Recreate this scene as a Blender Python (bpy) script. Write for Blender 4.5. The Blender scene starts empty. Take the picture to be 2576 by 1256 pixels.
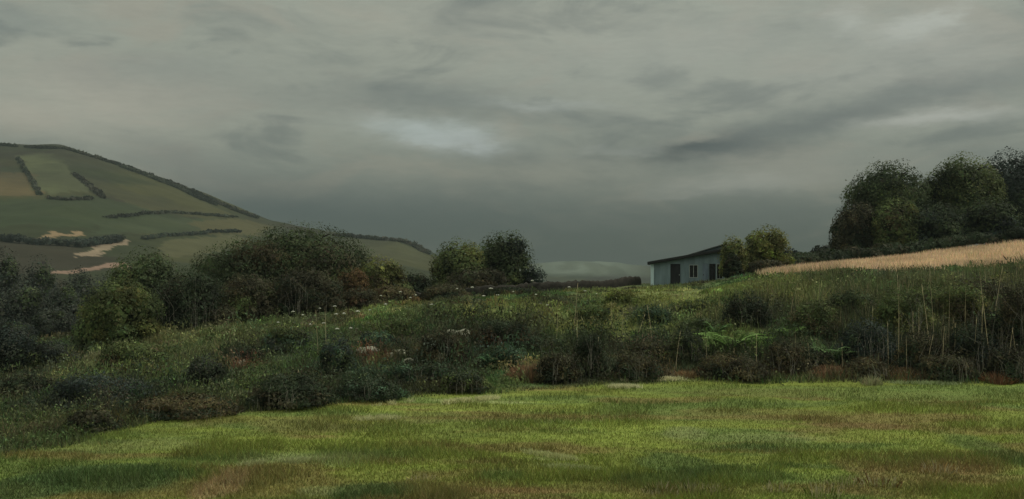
# Overcast hill country: a sloping meadow, a scrubby bank with a pale shed on top,
# rounded trees, a dry field and a long hill under low cloud.
import bpy, math
import numpy as np

rng = np.random.default_rng(17)
scene = bpy.context.scene
COL = scene.collection
F = 995.6            # focal length in pixels of a 1024 px wide picture
HZ = 278.0           # picture row of eye level
K = 1024.0 / 2576.0  # the sizes below were measured on a 2576 px wide copy


def U(px): return (px * K - 512.0) / F
def V(py): return (HZ - py * K) / F


# ------------------------------------------------------------------ noise
def _hash(i, j, seed):
    with np.errstate(over='ignore'):
        h = (i.astype(np.int64) * 374761393 + j.astype(np.int64) * 668265263 + seed * 1274126177) & 0x7fffffff
        h = ((h ^ (h >> 13)) * 1274126177) & 0x7fffffff
        h = h ^ (h >> 16)
    return (h & 0xffff) / 65535.0


def vnoise(x, y, seed=0):
    x = np.asarray(x, float); y = np.asarray(y, float)
    i = np.floor(x); j = np.floor(y)
    a = x - i; b = y - j
    a = a * a * (3 - 2 * a); b = b * b * (3 - 2 * b)
    i = i.astype(np.int64); j = j.astype(np.int64)
    return ((_hash(i, j, seed) * (1 - a) + _hash(i + 1, j, seed) * a) * (1 - b)
            + (_hash(i, j + 1, seed) * (1 - a) + _hash(i + 1, j + 1, seed) * a) * b)


def fbm(x, y, seed=0, octv=4):
    s = 0; a = 0.5; t = 0
    for k in range(octv):
        s = s + a * vnoise(x, y, seed + 7 * k); t += a
        x = x * 2.03 + 3.1; y = y * 2.03 + 1.7; a *= 0.5
    return s / t


def noise3(p, seed=0):
    return (vnoise(p[..., 0] + 0.37 * p[..., 2], p[..., 1] - 0.61 * p[..., 2], seed)
            + vnoise(p[..., 1] + 5.1, p[..., 2] + 0.3 * p[..., 0], seed + 3)
            + vnoise(p[..., 2] + 9.2, p[..., 0], seed + 5)) / 3


def sstep(a, b, x):
    t = np.clip((np.asarray(x, float) - a) / (b - a), 0, 1)
    return t * t * (3 - 2 * t)


# ------------------------------------------------------------------ terrain
# height profiles (distance, height below/above eye level) along seven bearings
PROF = [
    (-180, [(0, -4), (60, -4.5), (300, -10), (9000, -16)]),
    (-60, [(0, -4), (20, -4), (60, -7), (120, -10), (330, -16), (9000, -16)]),
    (0, [(0, -4), (23, -4), (30, -4.5), (36, -4.7), (50, -4.9), (70, -5.4), (100, -7), (200, -13.5), (330, -16), (9000, -16)]),
    (400, [(0, -4), (28, -4), (40, -4.1), (60, -3.5), (80, -3.4), (110, -5), (200, -13.5), (330, -16), (9000, -16)]),
    (900, [(0, -4), (32.5, -4), (45, -3.5), (60, -2.5), (80, -2.2), (110, -4), (200, -13.5), (330, -16), (9000, -16)]),
    (1300, [(0, -4), (35, -4), (45, -3.3), (60, -1.7), (75, -1.15), (95, -1.3), (112, -2.6), (200, -13.5), (330, -16), (9000, -16)]),
    (1650, [(0, -4), (37, -4), (48, -2.8), (60, -1.45), (75, -.95), (86, -.62), (96, -.5), (112, -1.6), (200, -12), (330, -16), (9000, -16)]),
    (2000, [(0, -4), (38, -4), (50, -1.9), (62, -.3), (75, .35), (86, .75), (104, 1.3), (130, .8), (220, -8), (330, -16), (9000, -16)]),
    (2576, [(0, -4), (37.5, -4), (48, -1.7), (60, .2), (72, 1.25), (97, 3.5), (115, 4.4), (150, 4.6), (300, -4), (420, -16), (9000, -16)]),
    (60, [(0, -4), (30, -4), (60, 0), (110, 5), (200, 4), (420, -16), (9000, -16)]),
    (180, [(0, -4), (60, -4.5), (300, -10), (9000, -16)]),
]


def bearing(c): return math.radians(c) if c in (-180, -60, 60, 180) else math.atan(U(c))


LR = np.linspace(math.log(1.0), math.log(9000), 1500)
RG = np.exp(LR)
NPH = 1441
PHG = np.linspace(-math.pi, math.pi, NPH)
_cols = []
_bear = np.array([bearing(c) for c, _ in PROF])
for _b, (_c, _p) in zip(_bear, PROF):
    cs = math.cos(_b) if abs(_b) < 0.6 else 1.0
    zz = np.interp(RG, [q[0] / cs for q in _p], [q[1] for q in _p])
    _cols.append(zz)
_cols = np.array(_cols)
TAB = np.empty((NPH, len(RG)))
for _k in range(len(RG)):
    TAB[:, _k] = np.interp(PHG, _bear, _cols[:, _k])


def blur(a, n, ax):
    k = np.hanning(2 * n + 3)[1:-1]; k /= k.sum()
    pad = [(0, 0), (0, 0)]; pad[ax] = (n, n)
    b = np.pad(a, pad, mode='edge')
    out = np.zeros_like(a)
    for i, w in enumerate(k):
        sl = [slice(None), slice(None)]; sl[ax] = slice(i, i + a.shape[ax])
        out += w * b[tuple(sl)]
    return out


TAB = blur(blur(TAB, 9, 1), 14, 0)
# the long hill on the left and the low land on the skyline: ridge rows by column
RIDGE = [(-1500, 520), (-700, 390), (-250, 352), (0, 362), (70, 366), (160, 369), (260, 397), (360, 430), (440, 460), (520, 492),
         (600, 524), (680, 554), (800, 578), (900, 592), (1000, 604), (1080, 632), (1150, 676), (1250, 716), (1400, 740)]
_ra = np.arctan(np.array([U(p) for p, _ in RIDGE])); _rv = np.array([V(q) for _, q in RIDGE])
FAR = [(-400, 705), (900, 690), (1200, 678), (1330, 664), (1450, 656), (1560, 662), (1700, 676), (2000, 672), (2576, 668), (3300, 690)]
_fa = np.arctan(np.array([U(p) for p, _ in FAR])); _fv = np.array([V(q) for _, q in FAR])


def H(x, y):
    x = np.asarray(x, float); y = np.asarray(y, float)
    r = np.maximum(np.hypot(x, y), 1.01); ph = np.arctan2(x, y)
    fi = np.clip((ph + math.pi) / (2 * math.pi) * (NPH - 1), 0, NPH - 1.001)
    ri = np.clip((np.log(r) - LR[0]) / (LR[-1] - LR[0]) * (len(LR) - 1), 0, len(LR) - 1.001)
    a = fi.astype(int); b = ri.astype(int); fa = fi - a; fb = ri - b
    z = ((TAB[a, b] * (1 - fa) + TAB[a + 1, b] * fa) * (1 - fb) + (TAB[a, b + 1] * (1 - fa) + TAB[a + 1, b + 1] * fa) * fb)
    # hill
    cs = np.cos(np.clip(ph, -1.2, 1.2))
    rv = np.interp(ph, _ra, _rv)
    R1 = np.interp(ph, [-0.8, -0.4, 0.0], [1250, 1150, 850]); R0 = 330.0
    top = np.maximum(rv * R1 * cs + 16, 0)
    t = (r - R0) / (R1 - R0)
    up = np.clip(t, 0, 1) ** 1.22
    dn = 1 - sstep(1.0, 2.2, t)
    z = z + top * up * dn * (1 + 0.10 * (fbm(x / 160, y / 160, 5) - .5) * np.clip(4 * t * (1 - t), 0, 1))
    # far low land
    fv = np.interp(ph, _fa, _fv)
    t2 = (r - 1900) / 800.0
    z = z + np.maximum(fv * 2700 * cs + 16, 0) * sstep(0, 1, t2) * (1 - sstep(1.0, 3.0, t2))
    # roughness of the ground
    m = sstep(25, 50, r)
    z = z + (fbm(x / 5.0, y / 5.0, 31, 3) - .5) * (0.16 + 0.45 * m * (1 - sstep(90, 200, r)))
    z = z + (fbm(x / 70.0, y / 70.0, 37, 3) - .5) * 7.0 * sstep(170, 420, r)
    return z


def H1(x, y): return float(H(np.array([x]), np.array([y]))[0])


_YS = np.exp(np.linspace(math.log(6), math.log(3200), 4000))


def ground_at(px, py, dmin=6.0):
    """where the line of sight through a measured point first meets the ground"""
    u, v = U(px), V(py)
    ys = _YS[_YS > dmin]
    g = H(u * ys, ys)
    hit = np.nonzero(v * ys <= g)[0]
    y = ys[hit[0]] if len(hit) else ys[-1]
    return u * y, y, H1(u * y, y)


# ------------------------------------------------------------------ object helpers
def link(o, parent=None):
    COL.objects.link(o)
    if parent is not None: o.parent = parent
    return o


def tag(o, label=None, cat=None, group=None, kind=None):
    if label: o['label'] = label
    if cat: o['category'] = cat
    if group: o['group'] = group
    if kind: o['kind'] = kind
    return o


def thing(name, label, cat, loc, group=None):
    o = bpy.data.objects.new(name, None)
    o.empty_display_size = 0.3
    o.location = loc
    return tag(link(o), label, cat, group)


def mesh_np(name, Vv, Fv, mat, parent=None, col=None, smooth=False, loc=None):
    """Vv (n,3), Fv (m,k) -> one mesh object; col (n,3) goes to the colour attribute"""
    Vv = np.ascontiguousarray(Vv, np.float32); Fv = np.ascontiguousarray(Fv, np.int32)
    me = bpy.data.meshes.new(name)
    n, (m, k) = len(Vv), Fv.shape
    me.vertices.add(n); me.vertices.foreach_set('co', Vv.ravel())
    me.loops.add(m * k); me.loops.foreach_set('vertex_index', Fv.ravel())
    me.polygons.add(m)
    me.polygons.foreach_set('loop_start', np.arange(0, m * k, k, dtype=np.int32))
    me.polygons.foreach_set('loop_total', np.full(m, k, np.int32))
    if smooth: me.polygons.foreach_set('use_smooth', np.ones(m, bool))
    me.update(calc_edges=True); me.validate()
    if col is not None:
        a = me.color_attributes.new('Col', 'FLOAT_COLOR', 'POINT')
        c4 = np.ones((n, 4), np.float32); c4[:, :3] = np.clip(col, 0.002, 1)
        a.data.foreach_set('color', c4.ravel())
    if mat: me.materials.append(mat)
    o = bpy.data.objects.new(name, me)
    if loc is not None: o.location = loc
    return link(o, parent)


class MB:
    """small mesh collector for boxes, prisms and tubes"""
    def __init__(s): s.v = []; s.f = []

    def box(s, x0, y0, z0, x1, y1, z1):
        b = len(s.v)
        s.v += [(x0, y0, z0), (x1, y0, z0), (x1, y1, z0), (x0, y1, z0), (x0, y0, z1), (x1, y0, z1), (x1, y1, z1), (x0, y1, z1)]
        s.f += [tuple(b + i for i in q) for q in ((0, 3, 2, 1), (4, 5, 6, 7), (0, 1, 5, 4), (1, 2, 6, 5), (2, 3, 7, 6), (3, 0, 4, 7))]

    def prism(s, x0, x1, y0, y1, b0, b1, t0, t1):
        """box from x0..x1 whose bottom and top run from b0/t0 at x0 to b1/t1 at x1"""
        b = len(s.v)
        s.v += [(x0, y0, b0), (x1, y0, b1), (x1, y1, b1), (x0, y1, b0), (x0, y0, t0), (x1, y0, t1), (x1, y1, t1), (x0, y1, t0)]
        s.f += [tuple(b + i for i in q) for q in ((0, 3, 2, 1), (4, 5, 6, 7), (0, 1, 5, 4), (1, 2, 6, 5), (2, 3, 7, 6), (3, 0, 4, 7))]

    def tube(s, pts, rad, n=6):
        b = len(s.v); P = np.array(pts, float)
        for i, p in enumerate(P):
            d = P[min(i + 1, len(P) - 1)] - P[max(i - 1, 0)]
            d /= max(np.linalg.norm(d), 1e-6)
            a = np.cross(d, (0.31, 0.87, 0.12)); a /= np.linalg.norm(a); c = np.cross(d, a)
            for k in range(n):
                t = 2 * math.pi * k / n
                s.v.append(tuple(p + rad[i] * (math.cos(t) * a + math.sin(t) * c)))
        for i in range(len(P) - 1):
            for k in range(n):
                s.f.append((b + i * n + k, b + i * n + (k + 1) % n, b + (i + 1) * n + (k + 1) % n, b + (i + 1) * n + k))
        s.f.append(tuple(b + k for k in reversed(range(n))))
        s.f.append(tuple(b + (len(P) - 1) * n + k for k in range(n)))

    def build(s, name, mat, parent=None, smooth=False, bevel=0):
        me = bpy.data.meshes.new(name); me.from_pydata(s.v, [], s.f); me.update()
        if smooth:
            for p in me.polygons: p.use_smooth = True
        me.materials.append(mat)
        o = link(bpy.data.objects.new(name, me), parent)
        if bevel:
            md = o.modifiers.new('bevel', 'BEVEL'); md.width = bevel; md.segments = 2
        return o


# ------------------------------------------------------------------ materials
def new_mat(name):
    m = bpy.data.materials.new(name); m.use_nodes = True
    nt = m.node_tree; nt.nodes.clear()
    out = nt.nodes.new('ShaderNodeOutputMaterial')
    return m, nt, out


def principled(nt, rough=.8, spec=.2):
    p = nt.nodes.new('ShaderNodeBsdfPrincipled')
    p.inputs['Roughness'].default_value = rough
    p.inputs['Specular IOR Level'].default_value = spec
    return p


def noise_node(nt, scale, detail=4, vec=None, rough=.55):
    n = nt.nodes.new('ShaderNodeTexNoise'); n.inputs['Scale'].default_value = scale
    n.inputs['Detail'].default_value = detail; n.inputs['Roughness'].default_value = rough
    if vec is not None: nt.links.new(vec, n.inputs['Vector'])
    return n


def maprange(nt, src, a, b, c, d):
    n = nt.nodes.new('ShaderNodeMapRange')
    nt.links.new(src, n.inputs[0])
    for i, v in enumerate((a, b, c, d)): n.inputs[1 + i].default_value = v
    return n.outputs[0]


def scale_col(nt, col, fac):
    n = nt.nodes.new('ShaderNodeVectorMath'); n.operation = 'SCALE'
    nt.links.new(col, n.inputs[0]); nt.links.new(fac, n.inputs['Scale'])
    return n.outputs[0]


def leaf_mat(name, trans=.25, rough=.75):
    m, nt, out = new_mat(name)
    at = nt.nodes.new('ShaderNodeAttribute'); at.attribute_name = 'Col'
    p = principled(nt, rough, .15); nt.links.new(at.outputs['Color'], p.inputs['Base Color'])
    tr = nt.nodes.new('ShaderNodeBsdfTranslucent'); nt.links.new(at.outputs['Color'], tr.inputs['Color'])
    mx = nt.nodes.new('ShaderNodeMixShader'); mx.inputs[0].default_value = trans
    nt.links.new(p.outputs[0], mx.inputs[1]); nt.links.new(tr.outputs[0], mx.inputs[2])
    nt.links.new(mx.outputs[0], out.inputs['Surface'])
    return m


def ground_mat(name):
    m, nt, out = new_mat(name)
    at = nt.nodes.new('ShaderNodeAttribute'); at.attribute_name = 'Col'
    geo = nt.nodes.new('ShaderNodeNewGeometry')
    n1 = noise_node(nt, 5.0, 6, geo.outputs['Position'], .7)
    n2 = noise_node(nt, 0.06, 6, geo.outputs['Position'], .65)
    c = scale_col(nt, at.outputs['Color'], maprange(nt, n1.outputs['Fac'], .3, .7, .7, 1.3))
    c = scale_col(nt, c, maprange(nt, n2.outputs['Fac'], .3, .7, .82, 1.18))
    p = principled(nt, .95, .08); nt.links.new(c, p.inputs['Base Color'])
    b = nt.nodes.new('ShaderNodeBump'); b.inputs['Strength'].default_value = .5; b.inputs['Distance'].default_value = .06
    nt.links.new(n1.outputs['Fac'], b.inputs['Height']); nt.links.new(b.outputs[0], p.inputs['Normal'])
    nt.links.new(p.outputs[0], out.inputs['Surface'])
    return m


def solid_mat(name, col, col2=None, scale=3.0, rough=.8, spec=.2, stretch=(1, 1, 1), bump=0.0):
    m, nt, out = new_mat(name)
    tc = nt.nodes.new('ShaderNodeTexCoord')
    mp = nt.nodes.new('ShaderNodeMapping'); mp.inputs['Scale'].default_value = stretch
    nt.links.new(tc.outputs['Object'], mp.inputs['Vector'])
    n = noise_node(nt, scale, 7, mp.outputs[0], .65)
    r = nt.nodes.new('ShaderNodeValToRGB')
    r.color_ramp.elements[0].position = .32; r.color_ramp.elements[1].position = .68
    r.color_ramp.elements[0].color = (*(col2 or [q * .65 for q in col]), 1)
    r.color_ramp.elements[1].color = (*col, 1)
    nt.links.new(n.outputs['Fac'], r.inputs[0])
    p = principled(nt, rough, spec); nt.links.new(r.outputs[0], p.inputs['Base Color'])
    if bump:
        b = nt.nodes.new('ShaderNodeBump'); b.inputs['Strength'].default_value = bump; b.inputs['Distance'].default_value = .03
        nt.links.new(n.outputs['Fac'], b.inputs['Height']); nt.links.new(b.outputs[0], p.inputs['Normal'])
    nt.links.new(p.outputs[0], out.inputs['Surface'])
    return m


M_LEAF = leaf_mat('leaves', .33)
M_GRASS = leaf_mat('grass_blades', .3, .7)
M_GROUND = ground_mat('ground_cover')
M_TWIG = solid_mat('bare_twigs', (.27, .25, .205), (.13, .12, .10), 4, .9, .1)
M_BARK = solid_mat('bark', (.055, .045, .034), (.02, .017, .013), 6, .9, .1, (1, 1, .25), .6)
M_STONE_PALE = solid_mat('pale_stone', (.40, .39, .31), (.15, .15, .105), 5, .9, .15, bump=.7)
M_STONE_DARK = solid_mat('dark_stone', (.05, .045, .037), (.018, .017, .015), 2.5, .95, .1, bump=.8)
M_STALK = leaf_mat('dry_stalks', .15, .8)

# ------------------------------------------------------------------ colours (linear albedo)
DEEP = (.034, .046, .025); DARK = (.062, .082, .038); OLIVE = (.125, .132, .044); MOSS = (.090, .112, .042)
BLUE = (.037, .049, .042); BROWN = (.080, .068, .034); RUST = (.095, .062, .030); BRIGHT = (.12, .19, .045)
TEAL = (.055, .095, .055); GREEN = (.080, .110, .042); UMBER = (.052, .050, .028); TAN = (.66, .50, .345)
LIME = (.17, .21, .05); GREYG = (.052, .060, .046)


def mixc(a, b, t):
    a = np.asarray(a, float); b = np.asarray(b, float); t = np.asarray(t, float)[..., None]
    return a * (1 - t) + b * t


# soft patches of colour lying on the ground: (column, row, half-width, half-height, colour, strength)
def patch_list(raw):
    out = []
    for px, py, w, h, c, s in raw:
        x, y, z = ground_at(px, py)
        xa = abs(U(px + w) - U(px)) * y
        _, y2, _ = ground_at(px, max(py - h, 0)); _, y1, _ = ground_at(px, py + h)
        ya = max(abs(y2 - y), abs(y - y1), .15) if py - h > 700 else max(abs(y - y1), .15)
        out.append((x, y, xa, min(ya, 3 * abs(y - y1) + .3), np.array(c), s))
    return out


def apply_patches(c, x, y, pl, warp=.6):
    wx = (fbm(x * .7, y * .9, 71, 3) - .5) * 2; wy = (fbm(x * .7, y * .9, 77, 3) - .5) * 2
    for X, Y, A, B, cc, s in pl:
        q = np.hypot((x - X) / A + wx * warp, (y - Y) / B + wy * warp)
        c = mixc(c, cc, s * (1 - sstep(.65, 1.15, q)))
    return c


M_OLIVE = (.165, .195, .042); M_GREEN = (.125, .168, .044); M_LIME = (.19, .23, .046); M_BROWN = (.180, .148, .052); M_TANC = (.30, .23, .11)
M_DKG = (.065, .105, .035); M_PALE = (.24, .27, .11); M_RED = (.195, .130, .060)
PATCH_M = patch_list([
    (280, 1200, 230, 38, M_DKG, .85), (60, 1235, 120, 40, M_DKG, .8), (300, 1122, 230, 16, M_PALE, .35),
    (580, 1215, 62, 34, M_TANC, .95), (760, 1160, 220, 18, M_PALE, .55), (650, 1178, 150, 12, M_BROWN, .7),
    (950, 1190, 110, 22, M_LIME, .8), (930, 1238, 110, 26, M_DKG, .8), (800, 1240, 60, 18, M_PALE, .6),
    (780, 1065, 330, 22, M_BROWN, .5), (1150, 1085, 260, 24, M_OLIVE, .6), (1250, 1050, 300, 14, M_BROWN, .45),
    (1180, 1010, 130, 4, M_PALE, .8), (1390, 1155, 70, 5, M_PALE, .6), (1430, 1185, 130, 14, M_LIME, .35), (1270, 1195, 70, 16, M_GREEN, .8),
    (1580, 1110, 160, 24, M_LIME, .85), (1600, 1075, 170, 16, M_LIME, .6), (1730, 1090, 60, 14, M_PALE, .6), (1420, 1130, 60, 20, M_BROWN, .4),
    (1290, 1236, 190, 10, M_RED, .65), (1720, 1170, 110, 28, M_DKG, .65), (1660, 1205, 130, 18, M_DKG, .5), (1500, 1225, 130, 16, M_BROWN, .4),
    (2250, 1052, 260, 12, M_BROWN, .85), (2180, 1072, 150, 10, M_RED, .6), (2420, 1090, 170, 12, M_BROWN, .55), (1980, 1040, 320, 12, M_BROWN, .5),
    (2230, 1100, 190, 22, M_LIME, .75), (1960, 1105, 160, 14, M_PALE, .35), (1900, 1130, 120, 10, M_DKG, .5), (2030, 1003, 60, 5, M_RED, .7),
    (2280, 990, 330, 18, M_GREEN, .8), (1850, 985, 260, 16, M_GREEN, .6), (2090, 1150, 80, 18, M_LIME, .6), (2390, 1180, 160, 14, M_RED, .6),
    (2420, 1215, 140, 18, M_BROWN, .6), (2250, 1230, 180, 22, M_BROWN, .45), (2170, 1175, 60, 25, M_RED, .45), (2520, 1140, 70, 50, M_DKG, .55),
    (1900, 1235, 180, 22, M_OLIVE, .6), (1640, 955, 95, 4, M_PALE, .95), (1560, 972, 40, 4, M_PALE, .8),
])
# shrubs on the bank (column, width, top row, foot row, palette, density); the weeds round each share its colour
SHR = [
    ('grey_shrub', 'smooth dark grey shrub, dome shaped, beside the red earth at left', 515, 120, 888, 975, (GREYG, DEEP), 1.0),
    ('dark_shrub', 'low black shrub above the patch of red earth at left', 610, 150, 868, 905, (DEEP, UMBER), 1.0),
    ('long_shrub', 'long slate dark shrub low at the left, above the meadow edge', 250, 330, 930, 1022, (BLUE, DEEP, GREYG), .6),
    ('dark_shrub', 'dark shrub standing at the far left edge of the bank', 60, 180, 930, 1010, (DEEP, UMBER), .7),
    ('grey_shrub', 'tall slate grey shrub at the left edge below the valley trees', 30, 170, 800, 940, (BLUE, GREYG, DEEP), .8),
    ('grey_shrub', 'slate grey shrub right of the tall one at the left edge', 130, 150, 850, 925, (GREYG, BLUE, MOSS), .8),
    ('brown_shrub', 'low reddish brown shrub on the left meadow edge', 460, 330, 990, 1046, (BROWN, UMBER, DEEP), .5),
    ('brown_shrub', 'small dark shrub at the left end of the meadow edge', 230, 170, 1030, 1085, (UMBER, DEEP, MOSS), .6),
    ('black_shrub', 'wide black shrub on the meadow edge left of the middle', 740, 250, 935, 1022, (DEEP, DEEP, UMBER), .6),
    ('black_shrub', 'black low shrub right of the wide black one on the meadow edge', 930, 200, 945, 1005, (DEEP, TEAL, DEEP), .6),
    ('teal_shrub', 'dark blue green shrub just left of the pale boulders', 845, 120, 842, 945, (BLUE, TEAL, DEEP), 1.0),
    ('teal_shrub', 'dark teal shrub overhanging the pale boulders from behind', 950, 130, 830, 872, (TEAL, BLUE), 1.0),
    ('umber_shrub', 'dark umber shrub right of the pale boulders', 1110, 165, 818, 915, (UMBER, DEEP, BROWN), 1.0),
    ('umber_shrub', 'dark arching shrub at the centre of the bank with reddish tips', 1265, 190, 795, 872, (DEEP, UMBER, RUST), .9),
    ('teal_shrub', 'blue green leafy shrub below the dark arching one', 1270, 150, 868, 920, (TEAL, DARK), .9),
    ('olive_shrub', 'small dark shrub at the meadow edge below the teal one', 1165, 150, 925, 985, (DEEP, MOSS, UMBER), .8),
    ('umber_shrub', 'brownish black shrub right of the tuft of orange dry grass', 1395, 125, 882, 962, (UMBER, BROWN, DEEP), 1.0),
    ('tall_shrub', 'tall upright black shrub right of the middle of the bank', 1482, 95, 828, 945, (DEEP, DEEP, UMBER), 1.0),
    ('brown_shrub', 'dark brown shrub in front of the bright fern, on the meadow edge', 1600, 150, 880, 952, (UMBER, BROWN, DEEP), .9),
    ('dark_shrub', 'dark shrub left of the bright ferns', 1730, 110, 822, 905, (DEEP, MOSS, UMBER), 1.0),
    ('black_shrub', 'black shrub high on the bank below the round olive tree', 1880, 145, 735, 820, (DEEP, UMBER, DEEP), 1.0),
    ('green_shrub', 'blue green shrub on the bank below the shed', 1640, 130, 765, 815, (TEAL, MOSS, DARK), 1.0),
    ('green_shrub', 'small dark green shrub below the blue door of the shed', 1745, 100, 745, 792, (MOSS, DARK), 1.0),
    ('brown_shrub', 'dark brown shrub under the bright ferns', 1820, 170, 885, 948, (BROWN, UMBER, DEEP), .8),
    ('brown_shrub', 'dark brown shrub between the two bright ferns', 1975, 130, 850, 935, (UMBER, BROWN), .9),
    ('green_shrub', 'soft green shrub on the bank right of the black one', 2050, 150, 745, 840, (MOSS, GREEN, BROWN), 1.0),
    ('blue_shrub', 'blue black shrub in front of the tall green weeds at right', 2180, 175, 800, 905, (BLUE, DEEP, BLUE), 1.0),
    ('green_shrub', 'tall green shrub below the middle of the dry field', 2270, 190, 715, 850, (MOSS, GREEN, OLIVE), .9),
    ('green_shrub', 'olive shrub at the foot of the dry field near the right edge', 2420, 170, 700, 820, (MOSS, OLIVE, BROWN), .9),
    ('dark_shrub', 'dark thicket shrub behind the pale stalks at right', 2320, 150, 825, 930, (UMBER, DEEP, BROWN), .9),
    ('dark_shrub', 'black thicket shrub among the pale stalks near the right edge', 2440, 160, 810, 935, (DEEP, BLUE, UMBER), .9),
    ('umber_shrub', 'tall brown black shrub at the right edge of the picture', 2560, 130, 690, 900, (UMBER, BROWN, DEEP), .9),
    ('brown_shrub', 'low brown shrub at the right end of the meadow edge', 2545, 140, 860, 955, (UMBER, DEEP), .8),
    ('brown_shrub', 'low brown shrub at the foot of the blue black one', 2180, 140, 895, 945, (BROWN, UMBER), .8),
    ('umber_shrub', 'wide dark brown shrub just under the dry field near the right edge', 2470, 190, 690, 790, (UMBER, MOSS, DEEP), .9),
    ('umber_shrub', 'dark olive shrub just under the dry field, left of the tallest stalk', 2345, 170, 705, 800, (MOSS, UMBER, DARK), .9),
    ('green_shrub', 'dark green shrub under the left end of the dry field', 2140, 170, 720, 800, (DARK, MOSS, UMBER), .9),
    ('green_shrub', 'low dark green shrub right of the blue green one below the shed', 1760, 130, 792, 840, (DARK, MOSS), .9),
    ('umber_shrub', 'low black brown shrub between the umber and the tall upright shrubs', 1370, 140, 840, 892, (DEEP, UMBER, DARK), .9),
    ('dark_shrub', 'low dark shrub in front of the umber one right of the boulders', 1090, 170, 905, 960, (DEEP, TEAL, UMBER), .9),
    ('teal_shrub', 'low teal black shrub just below the pale boulders', 1010, 110, 915, 960, (TEAL, DEEP), .9),
    ('umber_shrub', 'low umber shrub left of the tall upright black one', 1430, 90, 880, 955, (UMBER, DEEP), .9),
    ('umber_shrub', 'umber shrub behind the dark brown one at the meadow edge', 1640, 140, 850, 905, (UMBER, BROWN, MOSS), .9),
    ('umber_shrub', 'low umber shrub at the edge between the dry tan tuft and the orange one', 1870, 150, 892, 955, (UMBER, BROWN), .9),
    ('umber_shrub', 'dark shrub behind the small orange dry tuft', 2030, 150, 865, 925, (DEEP, UMBER), .9),
    ('black_shrub', 'tall black shrub left of the brown black one at the right edge', 2500, 110, 770, 900, (DEEP, UMBER, BLUE), .9),
    ('umber_shrub', 'low umber thicket shrub at the foot of the pale stalks', 2380, 190, 880, 950, (UMBER, BROWN, DEEP), .9),
    ('olive_shrub', 'yellow green shrub on the crest left of the shed', 1560, 110, 725, 765, (OLIVE, LIME, MOSS), 1.0),
    ('olive_shrub', 'light green shrub on the bank above the tall upright black one', 1490, 130, 760, 812, (GREEN, OLIVE, MOSS), 1.0),
    ('green_shrub', 'mid green shrub between the umber and the arching shrubs', 1010, 120, 790, 842, (GREEN, MOSS), 1.0),
    ('green_shrub', 'grey green shrub in the tall grass left of the white flowers', 720, 150, 815, 880, (MOSS, TEAL, GREYG), .9),
    ('green_shrub', 'dull green shrub in front of the smooth green bush', 330, 200, 850, 925, (MOSS, GREEN, BROWN), .8),
]

G_MOSS = (.100, .118, .050); G_GREEN = (.088, .135, .046); G_BROWN = (.100, .080, .046); G_TEAL = (.062, .098, .060)
B_RED = (.17, .085, .05); B_EARTH = (.13, .085, .05); B_DK = (.034, .042, .023); B_LIME = (.20, .225, .075); B_OL = (.15, .165, .070); B_BLUE = (.050, .062, .058)
B_OLD = (.062, .066, .034); B_GRN = (.060, .085, .036)
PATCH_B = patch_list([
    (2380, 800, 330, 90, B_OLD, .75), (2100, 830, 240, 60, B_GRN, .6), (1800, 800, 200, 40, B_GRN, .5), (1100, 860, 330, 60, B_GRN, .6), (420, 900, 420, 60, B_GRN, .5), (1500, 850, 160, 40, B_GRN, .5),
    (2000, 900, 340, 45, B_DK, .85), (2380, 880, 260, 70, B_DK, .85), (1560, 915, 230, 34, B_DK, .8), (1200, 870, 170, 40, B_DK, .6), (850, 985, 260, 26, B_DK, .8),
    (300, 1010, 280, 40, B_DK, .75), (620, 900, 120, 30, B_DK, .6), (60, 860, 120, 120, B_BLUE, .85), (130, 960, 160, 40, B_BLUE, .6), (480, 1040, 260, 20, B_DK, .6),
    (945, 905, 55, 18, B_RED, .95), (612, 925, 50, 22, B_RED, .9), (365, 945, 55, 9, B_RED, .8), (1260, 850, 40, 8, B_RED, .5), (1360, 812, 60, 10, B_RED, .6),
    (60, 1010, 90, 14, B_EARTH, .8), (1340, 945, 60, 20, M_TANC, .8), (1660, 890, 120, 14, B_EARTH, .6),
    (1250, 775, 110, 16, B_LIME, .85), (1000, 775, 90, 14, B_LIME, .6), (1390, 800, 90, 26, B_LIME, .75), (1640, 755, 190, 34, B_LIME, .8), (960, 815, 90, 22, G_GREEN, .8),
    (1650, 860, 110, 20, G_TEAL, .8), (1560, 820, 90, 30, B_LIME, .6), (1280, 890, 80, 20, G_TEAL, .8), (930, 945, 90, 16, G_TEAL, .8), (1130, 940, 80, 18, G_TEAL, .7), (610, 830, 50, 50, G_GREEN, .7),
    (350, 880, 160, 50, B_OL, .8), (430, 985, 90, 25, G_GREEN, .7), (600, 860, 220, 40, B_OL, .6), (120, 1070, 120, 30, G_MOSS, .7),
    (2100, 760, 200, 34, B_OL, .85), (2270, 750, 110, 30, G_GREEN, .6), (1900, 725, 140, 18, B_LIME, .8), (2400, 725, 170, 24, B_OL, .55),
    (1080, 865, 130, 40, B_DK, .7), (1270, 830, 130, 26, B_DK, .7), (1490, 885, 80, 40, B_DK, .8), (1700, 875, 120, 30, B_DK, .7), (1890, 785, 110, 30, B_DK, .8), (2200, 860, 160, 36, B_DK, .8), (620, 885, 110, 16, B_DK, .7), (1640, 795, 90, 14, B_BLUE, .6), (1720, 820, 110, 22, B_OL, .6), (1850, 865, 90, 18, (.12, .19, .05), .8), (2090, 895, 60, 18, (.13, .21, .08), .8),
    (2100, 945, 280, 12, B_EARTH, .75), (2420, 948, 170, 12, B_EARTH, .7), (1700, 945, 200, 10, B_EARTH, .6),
])


PATCH_B += patch_list([(px, ft - 8, w * .62, max((ft - top) * .22, 10), tuple(np.mean(np.array(pal), 0) * .95), .72) for _n, _l, px, w, top, ft, pal, _d in SHR])


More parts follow.
